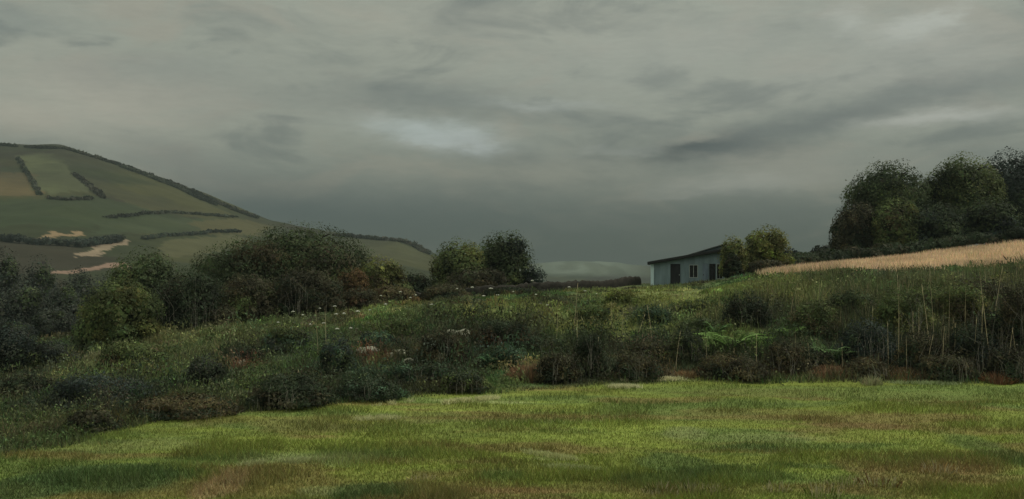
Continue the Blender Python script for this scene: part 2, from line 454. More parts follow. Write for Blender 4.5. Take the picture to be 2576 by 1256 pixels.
def edge_dist(x, y):
    """how far a point lies beyond the far edge of the mown meadow"""
    ph = np.arctan2(x, y)
    e = np.interp(np.tan(np.clip(ph, -1.2, 1.2)), [U(-1200), U(0), U(160), U(400), U(600), U(900), U(1300), U(1700), U(2100), U(2576), U(3600)],
                  [19, 22.9, 24.2, 28.2, 29.8, 32.7, 35.1, 37.6, 38.4, 37.6, 33])
    return y - e - (fbm(x * .35, y * .35, 91, 3) - .5) * 1.6


def meadow_col(x, y):
    n = fbm(x * .16 + 2, y * .55, 11, 4)
    n2 = fbm(x * .5, y * 1.3, 13, 3)
    n3 = fbm(x * .22 + 9, y * .8 + 4, 12, 3)
    c = mixc(M_OLIVE, M_GREEN, sstep(.42, .62, n))
    c = mixc(c, M_LIME, .65 * sstep(.54, .72, n2))
    c = mixc(c, M_BROWN, .75 * sstep(.52, .68, n3))
    c = apply_patches(c, x, y, PATCH_M, .55)
    return c * (0.72 + .56 * fbm(x * 1.1, y * 3.4, 17, 3))[..., None]




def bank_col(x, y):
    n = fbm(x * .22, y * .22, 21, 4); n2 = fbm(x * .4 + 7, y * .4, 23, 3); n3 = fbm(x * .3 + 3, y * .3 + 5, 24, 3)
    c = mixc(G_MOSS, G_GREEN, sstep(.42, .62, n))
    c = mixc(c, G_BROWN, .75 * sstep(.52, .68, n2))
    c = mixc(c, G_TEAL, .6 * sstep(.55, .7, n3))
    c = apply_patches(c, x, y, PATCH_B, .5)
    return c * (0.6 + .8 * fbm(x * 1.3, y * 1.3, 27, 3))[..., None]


# outlines of fields, as world polygons found on the ground
def poly(pts): return np.array([ground_at(a, b, 150)[:2] for a, b in pts])


def inside(P, x, y):
    r = np.zeros(x.shape, bool); n = len(P)
    for i in range(n):
        x1, y1 = P[i]; x2, y2 = P[(i + 1) % n]
        c = ((y1 > y) != (y2 > y)) & (x < (x2 - x1) * (y - y1) / (y2 - y1 + 1e-9) + x1)
        r ^= c
    return r


FIELDS = [
    (poly([(45, 392), (115, 384), (190, 432), (250, 486), (105, 492)]), (.215, .255, .125)),
    (poly([(-80, 440), (80, 432), (98, 492), (-60, 500)]), (.27, .215, .105)),
    (poly([(255, 470), (430, 470), (600, 545), (520, 552), (330, 520)]), (.145, .150, .062)),
    (poly([(-60, 505), (100, 498), (250, 494), (440, 545), (200, 575), (-60, 570)]), (.080, .118, .055)),
    (poly([(260, 555), (420, 545), (600, 556), (440, 592), (240, 590)]), (.100, .140, .070)),
    (poly([(470, 560), (600, 550), (690, 568), (640, 592), (520, 590)]), (.200, .190, .085)),
    (poly([(400, 606), (560, 590), (640, 600), (520, 640), (430, 650)]), (.190, .195, .095)),
    (poly([(85, 592), (215, 585), (222, 598), (95, 606)]), (.62, .46, .26)),
    (poly([(165, 642), (270, 616), (345, 602), (350, 608), (210, 648)]), (.62, .50, .34)),
    (poly([(100, 685), (240, 672), (320, 660), (320, 670), (210, 688), (105, 692)]), (.60, .42, .31)),
    (poly([(860, 596), (1000, 608), (1070, 636), (1060, 668), (900, 640)]), (.150, .165, .080)),
]


def far_col(x, y):
    r = np.hypot(x, y)
    n = fbm(x / 90, y / 90, 41, 4)
    c = mixc((.075, .095, .045), (.120, .130, .055), sstep(.4, .6, n))
    c = mixc(c, (.075, .065, .045), .8 * sstep(.5, .66, fbm(x / 50 + 4, y / 120, 43, 4)))
    xw = x + (fbm(x / 9, y / 12, 47, 4) - .5) * 16; yw = y + (fbm(x / 9 + 5, y / 12, 49, 4) - .5) * 26
    for P, cc in FIELDS:
        m = inside(P, xw, yw)
        c[m] = c[m] * .22 + np.array(cc) * .78
    c = c * np.array((.46, .43, .44))
    # dark heather along the brow of the hill, thinning downhill
    brow = sstep(640, 1020, r) * (1 - sstep(1250, 1500, r)) * sstep(.38, .6, fbm(x / 40, y / 90, 57, 4))
    c = mixc(c, (.036, .036, .026), .55 * brow)
    # pale fields far off on the low skyline
    ph = np.arctan2(x, y)
    pale = sstep(2150, 2350, r) * np.exp(-((np.tan(np.clip(ph, -1, 1)) - U(1470)) / .055) ** 2)
    c = mixc(c, (.21, .25, .20), np.clip(pale * 1.1, 0, 1) * (.55 + .45 * sstep(.35, .6, fbm(x / 40, y / 200, 53, 3))))
    return c


def tan_edges(x, y):
    """1 inside the dry field that lies on the rise to the right"""
    u = x / np.maximum(y, 1)
    lo = np.interp(u, [U(1880), U(1960), U(2100), U(2250), U(2400), U(2576), U(3000)], [78, 71, 71, 70, 68, 67, 64])
    hi = np.interp(u, [U(1880), U(1960), U(2100), U(2250), U(2576), U(3000)], [79, 83, 90, 93, 95, 95])
    w = (fbm(x * .5, y * .3, 61, 3) - .5) * 5
    return sstep(lo - 1, lo + 2, y + w) * (1 - sstep(hi - 1, hi + 1, y)) * sstep(U(1890), U(1960), u)


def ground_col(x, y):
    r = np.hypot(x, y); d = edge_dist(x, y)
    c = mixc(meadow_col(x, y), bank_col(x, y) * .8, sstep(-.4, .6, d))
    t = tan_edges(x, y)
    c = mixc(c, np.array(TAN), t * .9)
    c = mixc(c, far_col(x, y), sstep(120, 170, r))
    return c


# ------------------------------------------------------------------ ground sheet
ph_list = np.concatenate([np.linspace(-math.pi, -.75, 30, endpoint=False), np.linspace(-.75, .75, 620), np.linspace(.75, math.pi, 30)[1:]])
r_list = np.concatenate([[1.5, 3, 5, 7, 9, 11], np.exp(np.arange(math.log(12.5), math.log(46), .0055)),
                         np.exp(np.arange(math.log(46), math.log(130), .012)), np.exp(np.arange(math.log(130), math.log(340), .017)), np.exp(np.arange(math.log(340), math.log(760), .005)), np.exp(np.arange(math.log(760), math.log(1300), .010)), np.exp(np.arange(math.log(1300), math.log(8500), .03))])
PP, RR = np.meshgrid(ph_list, r_list)
GX = (RR * np.sin(PP)).ravel(); GY = (RR * np.cos(PP)).ravel()
GZ = H(GX, GY)
nr, npz = RR.shape
ii, jj = np.meshgrid(np.arange(nr - 1), np.arange(npz - 1), indexing='ij')
a = (ii * npz + jj).ravel()
GF = np.stack([a, a + 1, a + npz + 1, a + npz], 1)[:, ::-1]
verts = np.stack([GX, GY, GZ], 1)
fcent = np.concatenate([GF, ])
# close the hole under the camera with a fan of quads onto a centre point
c_idx = len(verts); verts = np.vstack([verts, [[0, 0, -4.0]]])
gcol = ground_col(verts[:, 0], verts[:, 1])
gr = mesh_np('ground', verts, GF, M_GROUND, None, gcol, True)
tag(gr, kind='structure')

# ------------------------------------------------------------------ blades of grass
def blades(name, X, Y, h, w, col, lean, mat, label, cat):
    n = len(X); Z = H(X, Y)
    a = rng.uniform(0, 2 * math.pi, n); b = rng.uniform(0, 2 * math.pi, n)
    dx = np.cos(a) * w * .5; dy = np.sin(a) * w * .5
    lx = np.cos(b) * lean * h; ly = np.sin(b) * lean * h
    P = np.empty((n, 3, 3))
    P[:, 0] = np.stack([X - dx, Y - dy, Z - .02], 1); P[:, 1] = np.stack([X + dx, Y + dy, Z - .02], 1)
    P[:, 2] = np.stack([X + lx, Y + ly, Z + h], 1)
    c = np.repeat(col[:, None, :], 3, 1)
    o = mesh_np(name, P.reshape(-1, 3), np.arange(n * 3).reshape(-1, 3), mat, None, c.reshape(-1, 3))
    return tag(o, label, cat, None, 'stuff')


def scatter(n, umin, umax, ymin, ymax, power=1.0):
    u = rng.uniform(umin, umax, n)
    # denser (per square metre) near the viewer, thinning with distance
    t = rng.uniform(0, 1, n)
    y = (ymin ** (-power) + t * (ymax ** (-power) - ymin ** (-power))) ** (-1 / power)
    return u * y, y


def jit(c, s=.25):
    n = len(c)
    k = np.exp(rng.normal(0, s, n))[:, None]
    hue = 1 + rng.normal(0, s * .35, (n, 3))
    return c * k * hue


X, Y = scatter(430000, -.66, .66, 11.5, 41, .6)
d = edge_dist(X, Y); keep = d < .6 * rng.random(len(X)); X, Y = X[keep], Y[keep]
c = jit(meadow_col(X, Y), .20)
tall = fbm(X * .6, Y * .6, 101, 3)
h = (.05 + .10 * sstep(.4, .75, tall)) * rng.uniform(.6, 1.5, len(X))
blades('meadow_grass', X, Y, h, rng.uniform(.012, .03, len(X)), c, rng.uniform(.2, 1.1, len(X)), M_GRASS,
       'short olive and green grass of the open meadow', 'grass')

X, Y = scatter(300000, -.66, .66, 22, 118, .35)
d = edge_dist(X, Y); t = tan_edges(X, Y)
keep = (d > -.3) & (rng.random(len(X)) > t * 1.2) & (rng.random(len(X)) < .35 + fbm(X * .3, Y * .3, 105, 3))
X, Y, d = X[keep], Y[keep], d[keep]
c = jit(bank_col(X, Y), .34)
shed_front = (1 - sstep(.125, .16, np.abs(X / Y - .10))) * sstep(60, 68, Y)
pale = rng.random(len(X)) < .014 + .085 * sstep(.16, .34, X / Y)
c[pale] = c[pale] * .3 + np.array((.26, .25, .14)) * .7
rightness = sstep(.16, .34, X / Y) * (1 - sstep(66, 70, Y))
h = (.14 + (.36 + .5 * rightness) * sstep(.38, .72, fbm(X * .5, Y * .5, 103, 3))) * (1 - .45 * sstep(58, 66, Y) * (1 - rightness)) * (1 - .6 * shed_front) * rng.uniform(.55, 1.35, len(X)) * (.45 + .55 * sstep(0, 2.5, d))
blades('rough_grass', X, Y, h, rng.uniform(.025, .07, len(X)), c, rng.uniform(.1, .9, len(X)), M_GRASS,
       'tall tangled rough grass and weeds covering the bank', 'grass')

# tall weeds and bents standing on the steep right half of the bank
X, Y = scatter(34000, .16, .64, 41, 62, .3)
d = edge_dist(X, Y); keep = (d > 1.8) & (rng.random(len(X)) > tan_edges(X, Y) * 1.3) & (rng.random(len(X)) < .15 + 1.5 * sstep(.42, .62, fbm(X * .6, Y * .25, 109, 3))) & (rng.random(len(X)) < sstep(.16, .30, X / Y))
for fx, fy in ((1840, 872), (1985, 848), (2095, 900), (1800, 840), (2468, 828)):
    gx, gy, _z = ground_at(fx, fy); keep &= np.hypot((X - gx) * .7, (Y - gy + 1.5) * .5) > 1.4
X, Y, d = X[keep], Y[keep], d[keep]
c = jit(mixc(bank_col(X, Y), (.05, .055, .03), .45), .3)
pale = rng.random(len(X)) < .10
c[pale] = np.array((.34, .29, .17))
blades('tall_weeds', X, Y, rng.uniform(.45, 1.2, len(X)) * np.where(pale, 1.2, 1) * (1 - .45 * sstep(50, 62, Y)), np.where(pale, .035, rng.uniform(.03, .075, len(X))), c, rng.uniform(.02, .28, len(X)), M_GRASS,
       'tall upright weeds and dry bents on the right half of the bank', 'weeds')

X, Y = scatter(150000, .2, .66, 62, 100, .3)
t = tan_edges(X, Y); keep = rng.random(len(X)) < t; X, Y = X[keep], Y[keep]
c = jit(np.tile(np.array(TAN), (len(X), 1)) * (.6 + .8 * fbm(X * .5, Y * .2, 107, 3))[:, None], .25)
gm = rng.random(len(X)) < .10
c[gm] = c[gm] * .35 + np.array(M_OLIVE) * .65
blades('dry_grass', X, Y, rng.uniform(.25, .6, len(X)), rng.uniform(.03, .07, len(X)), c, rng.uniform(.05, .45, len(X)), M_GRASS,
       'dry straw coloured grass of the field on the rise', 'grass')

# ------------------------------------------------------------------ foliage
def leaf_cloud(lobes, n, leaf, seed, clump=1.0, shell=.10, wild=0.0):
    """lobes: (cx,cy,cz,rx,ry,rz,colour); returns vertices, faces and colours of n leaf-sized faces"""
    g = np.random.default_rng(seed)
    L = np.array([l[:6] for l in lobes], float); C = np.array([l[6] for l in lobes], float)
    area = (L[:, 3] * L[:, 4] + L[:, 3] * L[:, 5] + L[:, 4] * L[:, 5])
    k = g.choice(len(L), n, p=area / area.sum())
    dv = g.normal(size=(n, 3)); dv /= np.linalg.norm(dv, axis=1)[:, None]
    dv[:, 2] = np.where(dv[:, 2] < -.35, -dv[:, 2] * .6, dv[:, 2])
    dv /= np.linalg.norm(dv, axis=1)[:, None]
    bump = 1 + (.24 + .5 * wild) * (noise3(dv * 2.4 + k[:, None] * 3.7, seed % 97) - .5) + (.24 + .4 * wild) * (noise3(dv * 6.0 + k[:, None], seed % 89) - .5)
    core = g.random(n) < .24
    rad = np.where(core, g.uniform(.45, .86, n), 1 - np.abs(g.normal(0, shell, n))) * bump
    stray = (g.random(n) < .012 + .08 * wild) & ~core
    rad = np.where(stray, rad * g.uniform(1.03, 1.14, n), rad)
    p = L[k, :3] + dv * rad[:, None] * L[k, 3:6]
    p[:, 2] = np.maximum(p[:, 2], .02 + .12 * g.random(n))
    nrm = dv + g.normal(0, .40, (n, 3)); nrm /= np.linalg.norm(nrm, axis=1)[:, None]
    t = np.cross(nrm, g.normal(size=(n, 3))); t /= np.maximum(np.linalg.norm(t, axis=1), 1e-6)[:, None]
    b = np.cross(nrm, t)
    ln = (leaf * g.uniform(.55, 1.35, n) * np.where(core, 2.3 - .9 * wild, 1))[:, None]; wd = ln * g.uniform(.38, .62, n)[:, None] * np.where(core, 1.5, 1)[:, None]
    P = np.stack([p - t * ln * .5, p + b * wd * .5 - t * ln * .05, p + t * ln * .5, p - b * wd * .5 - t * ln * .05], 1)
    cl = noise3(p / clump, seed % 83 + 11)
    # leaf sprays differ in colour from spray to spray
    tone = .58 + .84 * sstep(.36, .64, cl)
    col = C[k] * tone[:, None] * np.exp(g.normal(0, .22, n))[:, None] * (1 + g.normal(0, .07, (n, 3)))
    P[:, :, 2] = np.maximum(P[:, :, 2], .01)
    return P.reshape(-1, 3), np.arange(n * 4).reshape(-1, 4), np.repeat(col, 4, 0)


SEED = [100]


def undergrowth(n, per, seed):
    """leafy weeds of every kind over the whole bank: nobody could count them"""
    g = np.random.default_rng(seed)
    u = g.uniform(-.6, .6, n); y = np.exp(g.uniform(math.log(23), math.log(82), n)); x = u * y
    k = (edge_dist(x, y) > .35) & (g.random(n) > tan_edges(x, y) * 1.5); x, y = x[k], y[k]; n = len(x)
    R = g.uniform(.25, .85, n) * (.7 + .012 * y); Hh = R * g.uniform(.5, 1.15, n) * (1 - .5 * sstep(58, 66, y))
    Hh *= .5 + .5 * sstep(.3, 2.5, edge_dist(x, y))
    bc = bank_col(x, y); Hh *= 1 + 1.0 * (bc.mean(1) < .055)
    sh = (1 - sstep(.125, .16, np.abs(x / y - .10))) * sstep(60, 68, y); Hh *= 1 - .75 * sh
    base = bc * np.exp(g.normal(0, .32, n))[:, None] * (1 + g.normal(0, .10, (n, 3)))
    i = np.repeat(np.arange(n), per); m = len(i)
    dv = g.normal(size=(m, 3)); dv /= np.linalg.norm(dv, axis=1)[:, None]; dv[:, 2] = np.abs(dv[:, 2])
    rad = (1 - np.abs(g.normal(0, .2, m))) * (1 + .8 * (noise3(dv * 2.5 + i[:, None] * 1.7, 7) - .5))
    px = x[i] + dv[:, 0] * rad * R[i]; py = y[i] + dv[:, 1] * rad * R[i]
    pz = H(px, py) + dv[:, 2] * rad * Hh[i]
    p = np.stack([px, py, pz], 1)
    up = g.random(m) < .35                                  # upright spears among the spreading leaves
    nrm = dv + g.normal(0, .6, (m, 3)); nrm[up, 2] *= .2; nrm /= np.linalg.norm(nrm, axis=1)[:, None]
    t = np.cross(nrm, g.normal(size=(m, 3))); t[up] = np.stack([g.normal(0, .3, m), g.normal(0, .3, m), np.ones(m)], 1)[up]
    t /= np.maximum(np.linalg.norm(t, axis=1), 1e-6)[:, None]; b = np.cross(nrm, t)
    b /= np.maximum(np.linalg.norm(b, axis=1), 1e-6)[:, None]
    ln = (.0030 * y[i] * g.uniform(.6, 1.5, m) * np.where(up, 1.7, 1))[:, None]; wd = ln * (g.uniform(.3, .6, m) * np.where(up, .35, 1))[:, None]
    P = np.stack([p - t * ln * .5, p + b * wd * .5, p + t * ln * .5, p - b * wd * .5], 1)
    c = base[i] * np.exp(g.normal(0, .28, m))[:, None]
    o = mesh_np('undergrowth', P.reshape(-1, 3), np.arange(m * 4).reshape(-1, 4), M_LEAF, None, np.repeat(c, 4, 0))
    return tag(o, 'leafy tangled weeds and low plants covering the bank', 'undergrowth', None, 'stuff')


undergrowth(3800, 75, 5)


def plant(name, label, cat, px, w, top, base=None, d=None, pal=(DARK,), n=None, leaf=None, tree=False, group=None, squat=1.0, lobes=9, dens=1.0, lean=0.0, wild=0.0, twigs=0):
    SEED[0] += 13; g = np.random.default_rng(SEED[0])
    if d is None: x, y, z = ground_at(px, base)
    else: x, y, z = U(px) * d, d, H1(U(px) * d, d)
    W = w * K / F * y; Ht = max(V(top) * y - z, .35)
    R = W / 2
    zlow = 0.0
    hc = Ht - zlow
    pal = [np.array(q) for q in pal]
    big = .93 - .30 * wild
    lb = [(lean * R, 0, .40 * hc, big * R, big * R * squat, .585 * hc, pal[0])]
    for i in range(lobes):
        an = 2 * math.pi * (i + g.uniform(-.3, .3)) / lobes
        lvl = (i * .618) % 1.0
        rr = (.56 - .24 * lvl) * g.uniform(.85, 1.15); s = g.uniform(.34, .48) * (1 - .25 * wild)
        cz = hc * (.16 + .50 * lvl * (1 - wild * g.uniform(0, .5))); rz = min(s * hc * (.66 + .5 * wild), (Ht - cz) * .97)
        lb.append((math.cos(an) * R * rr * 1.15 + lean * R * lvl, math.sin(an) * R * rr * squat, cz, s * R, s * R * squat, max(rz, .12 * hc), pal[(i + 1) % len(pal)]))
    for i in range(7):
        an = 2 * math.pi * (i + g.uniform(-.3, .3)) / 7; s = g.uniform(.28, .40); rr = g.uniform(.52, .66)
        lb.append((math.cos(an) * R * rr, math.sin(an) * R * rr * squat, hc * .15, s * R, s * R * squat, .20 * hc, pal[i % len(pal)]))
    if leaf is None: leaf = float(np.clip(.0022 * y, .09, .9))
    if n is None: n = int(np.clip(dens * 3.4 * (W * W * 1.2 + W * Ht * 2.2) / (leaf * leaf * .25) * .5, 500, 15000))
    root = thing(name, label, cat, (x, y, z), group)
    Vv, Fv, C = leaf_cloud(lb, n, leaf, SEED[0], clump=max(.14 * W, .35), wild=wild)
    # follow the slope so that the lowest leaves meet the ground
    Vv[:, 2] += (H(Vv[:, 0] + x, Vv[:, 1] + y) - z) * (1 - np.clip(Vv[:, 2] / max(Ht * .6, .3), 0, 1))
    mb = MB()
    if tree:
        r0 = max(.035 * Ht, .09)
        mb.tube([(0, 0, -.25), (.01, 0, .2 * Ht), (lean * R * .5 + .03 * W, 0, .5 * Ht), (lean * R, 0, .76 * Ht)], [r0 * 1.35, r0, r0 * .7, r0 * .25], 8)
        for i in range(6):
            an = i * 1.05 + g.uniform(-.3, .3); q = .28 + .07 * i
            mb.tube([(lean * R * .3, 0, q * Ht), (math.cos(an) * R * .35, math.sin(an) * R * .35 * squat, (q + .16) * Ht), (math.cos(an) * R * .52, math.sin(an) * R * .52 * squat, (q + .19) * Ht)],
                    [r0 * .5, r0 * .32, r0 * .1], 6)
        mb.build('trunk', M_BARK, root, True)
        mesh_np('crown', Vv, Fv, M_LEAF, root, C)
    else:
        r0 = max(.012 * Ht, .012)
        for i in range(6):
            an = i * 1.05 + g.uniform(-.3, .3)
            mb.tube([(math.cos(an) * R * .06, math.sin(an) * R * .06, -.15), (math.cos(an) * R * .28, math.sin(an) * R * .28 * squat, .42 * Ht), (math.cos(an) * R * .5, math.sin(an) * R * .5 * squat, .74 * Ht)],
                    [r0 * 1.5, r0, r0 * .4], 5)
        mb.build('stem', M_BARK, root, True)
        mesh_np('foliage', Vv, Fv, M_LEAF, root, C)
    if twigs:
        tw = MB()
        for i in range(twigs):
            an = g.uniform(math.pi, 2 * math.pi); rr = g.uniform(.1, .98)
            bx, by = math.cos(an) * R * rr, math.sin(an) * R * squat * g.uniform(.7, 1.0)
            zb = H1(x + bx, y + by) - z; hh = Ht * math.sqrt(max(1 - (bx / R) ** 2, .1)) * g.uniform(.35, .95); q = .00011 * y
            z0 = zb + g.uniform(0, .5) * hh
            tw.tube([(bx, by, z0 - .05), (bx + g.normal(0, .02) * Ht, by * .97, (z0 + zb + hh) / 2), (bx + g.normal(0, .13) * Ht, by * .9, zb + hh)], [q * 1.7, q * 1.2, q * .5], 4)
        tag(tw.build('twig', M_TWIG, root), kind='stuff')
    return root


# trees and bushes behind the bank, left to right
plant('broad_tree', 'broad dark tree with the highest rounded crown in the left thicket', 'tree', 765, 410, 550, d=84, pal=(DARK, MOSS, DARK, DARK, UMBER, MOSS), tree=True, n=30940, lobes=11)
plant('sloping_tree', 'low brownish green tree sloping down left of the broad dark tree', 'tree', 600, 330, 590, d=80, pal=(DARK, BROWN, MOSS, DARK), tree=True, n=22100, lobes=9, lean=.12)
plant('round_bush', 'dark domed bush at the left end of the thicket, below the hill', 'bush', 362, 215, 618, d=72, pal=(DARK, MOSS, DEEP), n=13500)
plant('green_bush', 'smooth green bush with a bright rim in front of the dark domed bush', 'bush', 300, 235, 692, d=57, pal=(MOSS, OLIVE, GREEN, MOSS), n=13500)
plant('thorn_thicket', 'near black thorn thicket between the green bush and the broad tree', 'thicket', 475, 220, 668, d=64, pal=(DEEP, UMBER, DEEP), n=13500, twigs=45)
plant('thorn_thicket', 'near black thorn thicket at the foot of the broad dark tree', 'thicket', 765, 230, 668, d=70, pal=(UMBER, DEEP, DEEP), n=12000, twigs=45)
plant('brown_bush', 'brownish bush filling the gap between the two black thickets', 'bush', 620, 190, 680, d=68, pal=(UMBER, BROWN, MOSS), n=9000)
plant('rust_bush', 'small rust brown bush at the right foot of the broad dark tree', 'bush', 886, 105, 668, d=79, pal=(RUST, BROWN, RUST), n=3800)
plant('olive_bush', 'rounded olive bush standing just behind the rust brown bush', 'bush', 952, 165, 640, d=84, pal=(OLIVE, MOSS, BROWN), n=7800)
plant('low_bush', 'low dark bush between the olive bush and the paired trees', 'bush', 1045, 90, 678, d=90, pal=(DEEP, UMBER), n=2400)
plant('pale_tree', 'lighter, lower tree of the pair at the middle of the skyline', 'tree', 1155, 168, 596, d=95, pal=(MOSS, OLIVE, MOSS, DARK), tree=True, n=9750)
plant('dark_tree', 'darker, taller tree of the pair at the middle of the skyline', 'tree', 1268, 178, 574, d=98, pal=(DARK, BLUE, MOSS, DARK), tree=True, n=11250)
plant('hedge_bush', 'brownish bush tucked under the front of the paired skyline trees', 'bush', 1205, 190, 668, d=91, pal=(UMBER, DARK, BROWN), n=4500)
plant('brown_scrub', 'low brown scrub in front of the olive bush, beside the thicket', 'bush', 985, 150, 716, d=74, pal=(BROWN, RUST, UMBER), n=3500)
plant('brown_scrub', 'low dark brown scrub below the paired trees, on the crest', 'bush', 1120, 150, 712, d=77, pal=(UMBER, BROWN, DEEP), n=4500, wild=.6)
plant('brown_scrub', 'low brown scrub between the white flowers and the rust brown bush', 'bush', 900, 150, 722, d=72, pal=(UMBER, BROWN, RUST), n=4500, wild=.6)
plant('brown_scrub', 'thin dark scrub along the wall right of the paired trees', 'bush', 1290, 170, 722, d=77, pal=(DEEP, UMBER, BROWN), n=4000, wild=.6)
# around the shed
plant('small_tree', 'small olive tree rising behind the right end of the shed roof', 'tree', 1846, 88, 590, d=82, pal=(OLIVE, MOSS), tree=True, n=3600)
plant('round_tree', 'round olive tree with sunlight put into its leaf colours, just right of the shed', 'tree', 1930, 130, 564, d=85, pal=(OLIVE, LIME, LIME, OLIVE, LIME, MOSS), tree=True, n=7500)  # lime lobes in the palette stand in for the sunlit highlight
plant('shed_bush', 'almost black bush against the right end of the shed', 'bush', 1842, 52, 636, d=80.5, pal=(DEEP, UMBER), n=2200)
plant('brown_bush', 'brown bush under the round olive tree by the shed', 'bush', 1925, 120, 650, d=82, pal=(UMBER, BROWN, DEEP), n=2600)
# clump on the rise
plant('great_tree', 'large dark round tree at the left of the clump on the rise', 'tree', 2236, 252, 391, d=112, pal=(DARK, DEEP, MOSS, DARK), tree=True, n=30940, lobes=12)
plant('great_tree', 'large dark green round tree in the middle of the clump on the rise', 'tree', 2420, 236, 380, d=112, pal=(MOSS, DARK, DARK, DEEP), tree=True, n=30940, lobes=12)
plant('brown_tree', 'dark brown lower tree at the left edge of the clump on the rise', 'tree', 2150, 132, 500, d=108, pal=(UMBER, BROWN, DEEP), tree=True, n=9750)
plant('olive_tree', 'olive green bushy tree in front between the two great round trees', 'tree', 2255, 140, 490, d=106, pal=(MOSS, OLIVE, MOSS, BROWN), tree=True, n=10500)
plant('blue_tree', 'blue black tree behind the right end of the clump on the rise', 'tree', 2540, 210, 366, d=126, pal=(BLUE, BLUE, DEEP), tree=True, n=24310)
plant('blue_tree', 'blue black tree reaching out of the picture beyond the clump', 'tree', 2660, 200, 372, d=128, pal=(BLUE, DEEP), tree=True, n=12000)
plant('dark_bush', 'dark bush under the middle great tree of the clump', 'bush', 2345, 180, 500, d=106, pal=(DEEP, BLUE, DARK), n=9000)
plant('dark_bush', 'dark bush under the blue black tree at the picture edge', 'bush', 2480, 190, 490, d=107, pal=(DARK, DEEP, BLUE), n=9000)

# dark trees in the valley at the far left
VAL = [(10, 120, 610, 170, 'tall blue grey valley tree at the left edge, below the tan field'), (95, 130, 640, 190, 'blue grey valley tree beside the lowest pale strip of field'),
       (165, 110, 700, 150, 'dark valley tree just left of the domed bush'), (60, 150, 705, 120, 'broad dark valley tree in the hollow at the left edge'),
       (-40, 140, 690, 115, 'dark valley tree cut by the left edge of the picture'), (130, 130, 770, 95, 'low dark valley tree nearest the green bush'),
       (20, 150, 800, 80, 'dark bushy valley tree low at the left edge'), (200, 100, 665, 230, 'small grey green tree between two pale strips of field'),
       (255, 80, 690, 190, 'small dark tree on the lowest strip behind the domed bush'), (-110, 160, 640, 160, 'dark valley tree standing out of the picture at left')]
for px, w, top, dd, lab in VAL:
    plant('valley_tree', lab, 'tree', px, w, top, d=dd, pal=(GREYG, DARK, BLUE, DEEP), tree=True, n=7800, group='dark trees in the valley at the left')

# ------------------------------------------------------------------ hedges
def hedge(name, label, pts, h, w, pal, n, leaf, dmin=150, world=None, group=None):
    SEED[0] += 13; g = np.random.default_rng(SEED[0])
    P = np.array(world if world is not None else [ground_at(a, b, dmin)[:2] for a, b in pts])
    seg = np.hypot(*(P[1:] - P[:-1]).T); cum = np.concatenate([[0], np.cumsum(seg)])
    m = max(int(cum[-1] / (w * .30)), 4)
    s = np.linspace(0, cum[-1], m)
    cx = np.interp(s, cum, P[:, 0]); cy = np.interp(s, cum, P[:, 1])
    o = (cx[m // 2], cy[m // 2]); oz = H1(*o)
    lb = []; zs = H(cx, cy) - oz
    for i in range(m):
        hh = h * g.uniform(.55, 1.0)
        lb.append((cx[i] - o[0] + g.normal(0, .15 * w), cy[i] - o[1] + g.normal(0, .15 * w), zs[i] + hh * .42, w * g.uniform(.5, .75), w * g.uniform(.45, .7), hh * .58, pal[i % len(pal)]))
    gsave = leaf_cloud_free(lb, n, leaf, SEED[0], 2.5 * w)
    ob = mesh_np(name, gsave[0], gsave[1], M_LEAF, None, gsave[2], loc=(o[0], o[1], oz))
    return tag(ob, label, 'hedge', group)


def leaf_cloud_free(lobes, n, leaf, seed, clump):
    zoff = 1000.0
    lb = [(l[0], l[1], l[2] + zoff, *l[3:]) for l in lobes]
    Vv, Fv, C = leaf_cloud(lb, n, leaf, seed, clump)
    Vv[:, 2] -= zoff
    return Vv, Fv, C


HILLG = 'hedges and wood edges across the long hill'
HD = (.054, .060, .042); HB = (.064, .058, .043)
hedge('hill_hedge', 'steep dark hedge beside the pale green field near the hilltop', [(45, 402), (62, 430), (85, 465), (100, 492)], 3.5, 3, (HD,), 1100, 1.5, group=HILLG)
hedge('hill_hedge', 'dark wooded edge running down the skyline of the long hill', [(70, 371), (160, 375), (260, 404), (360, 438), (450, 471), (540, 507), (640, 548)], 3.2, 6, (HD, HB), 6000, 1.7, group=HILLG)
hedge('hill_hedge', 'second dark hedge just below the wooded skyline of the hill', [(310, 422), (390, 452), (470, 486), (540, 516)], 3.5, 6, (HD,), 2400, 1.7, group=HILLG)
hedge('hill_hedge', 'soft brown band below the lower corner of the pale green field', [(185, 440), (225, 470), (262, 500)], 2.5, 5, (HB,), 900, 1.6, group=HILLG)  # low leafy strip that draws a soft brown band on the slope
hedge('hill_hedge', 'dark hedge under the bright field, running level across the hill', [(120, 500), (160, 504), (230, 502)], 2.2, 4, (HB, HD), 700, 1.5, group=HILLG)
hedge('hill_hedge', 'thin dark hedge across the middle of the green slope', [(268, 549), (340, 543), (430, 536), (520, 543), (590, 548)], 2.4, 4, (HD,), 1800, 1.3, group=HILLG)
hedge('hill_hedge', 'dark hedge at the hill foot above the beige field, behind the thicket', [(362, 603), (430, 594), (520, 588), (600, 584)], 2.5, 4, (HD, BLUE), 1900, 1.2, group=HILLG)
hedge('hill_hedge', 'dark tree belt at the hill foot between two pale strips', [(0, 606), (90, 616), (200, 622), (300, 606)], 5, 6, (BLUE, GREYG), 2800, 1.4, group=HILLG)
hedge('hill_hedge', 'dark hedge at the right end of the hill, above the olive bush', [(850, 594), (950, 604), (1040, 618), (1080, 640)], 4, 6, (HB, HD), 2200, 1.6, group=HILLG)
hedge('hill_hedge', 'faint dark hedge along the left skyline of the hill', [(-200, 362), (-60, 366), (40, 370)], 3, 5, (HD,), 1300, 1.8, group=HILLG)
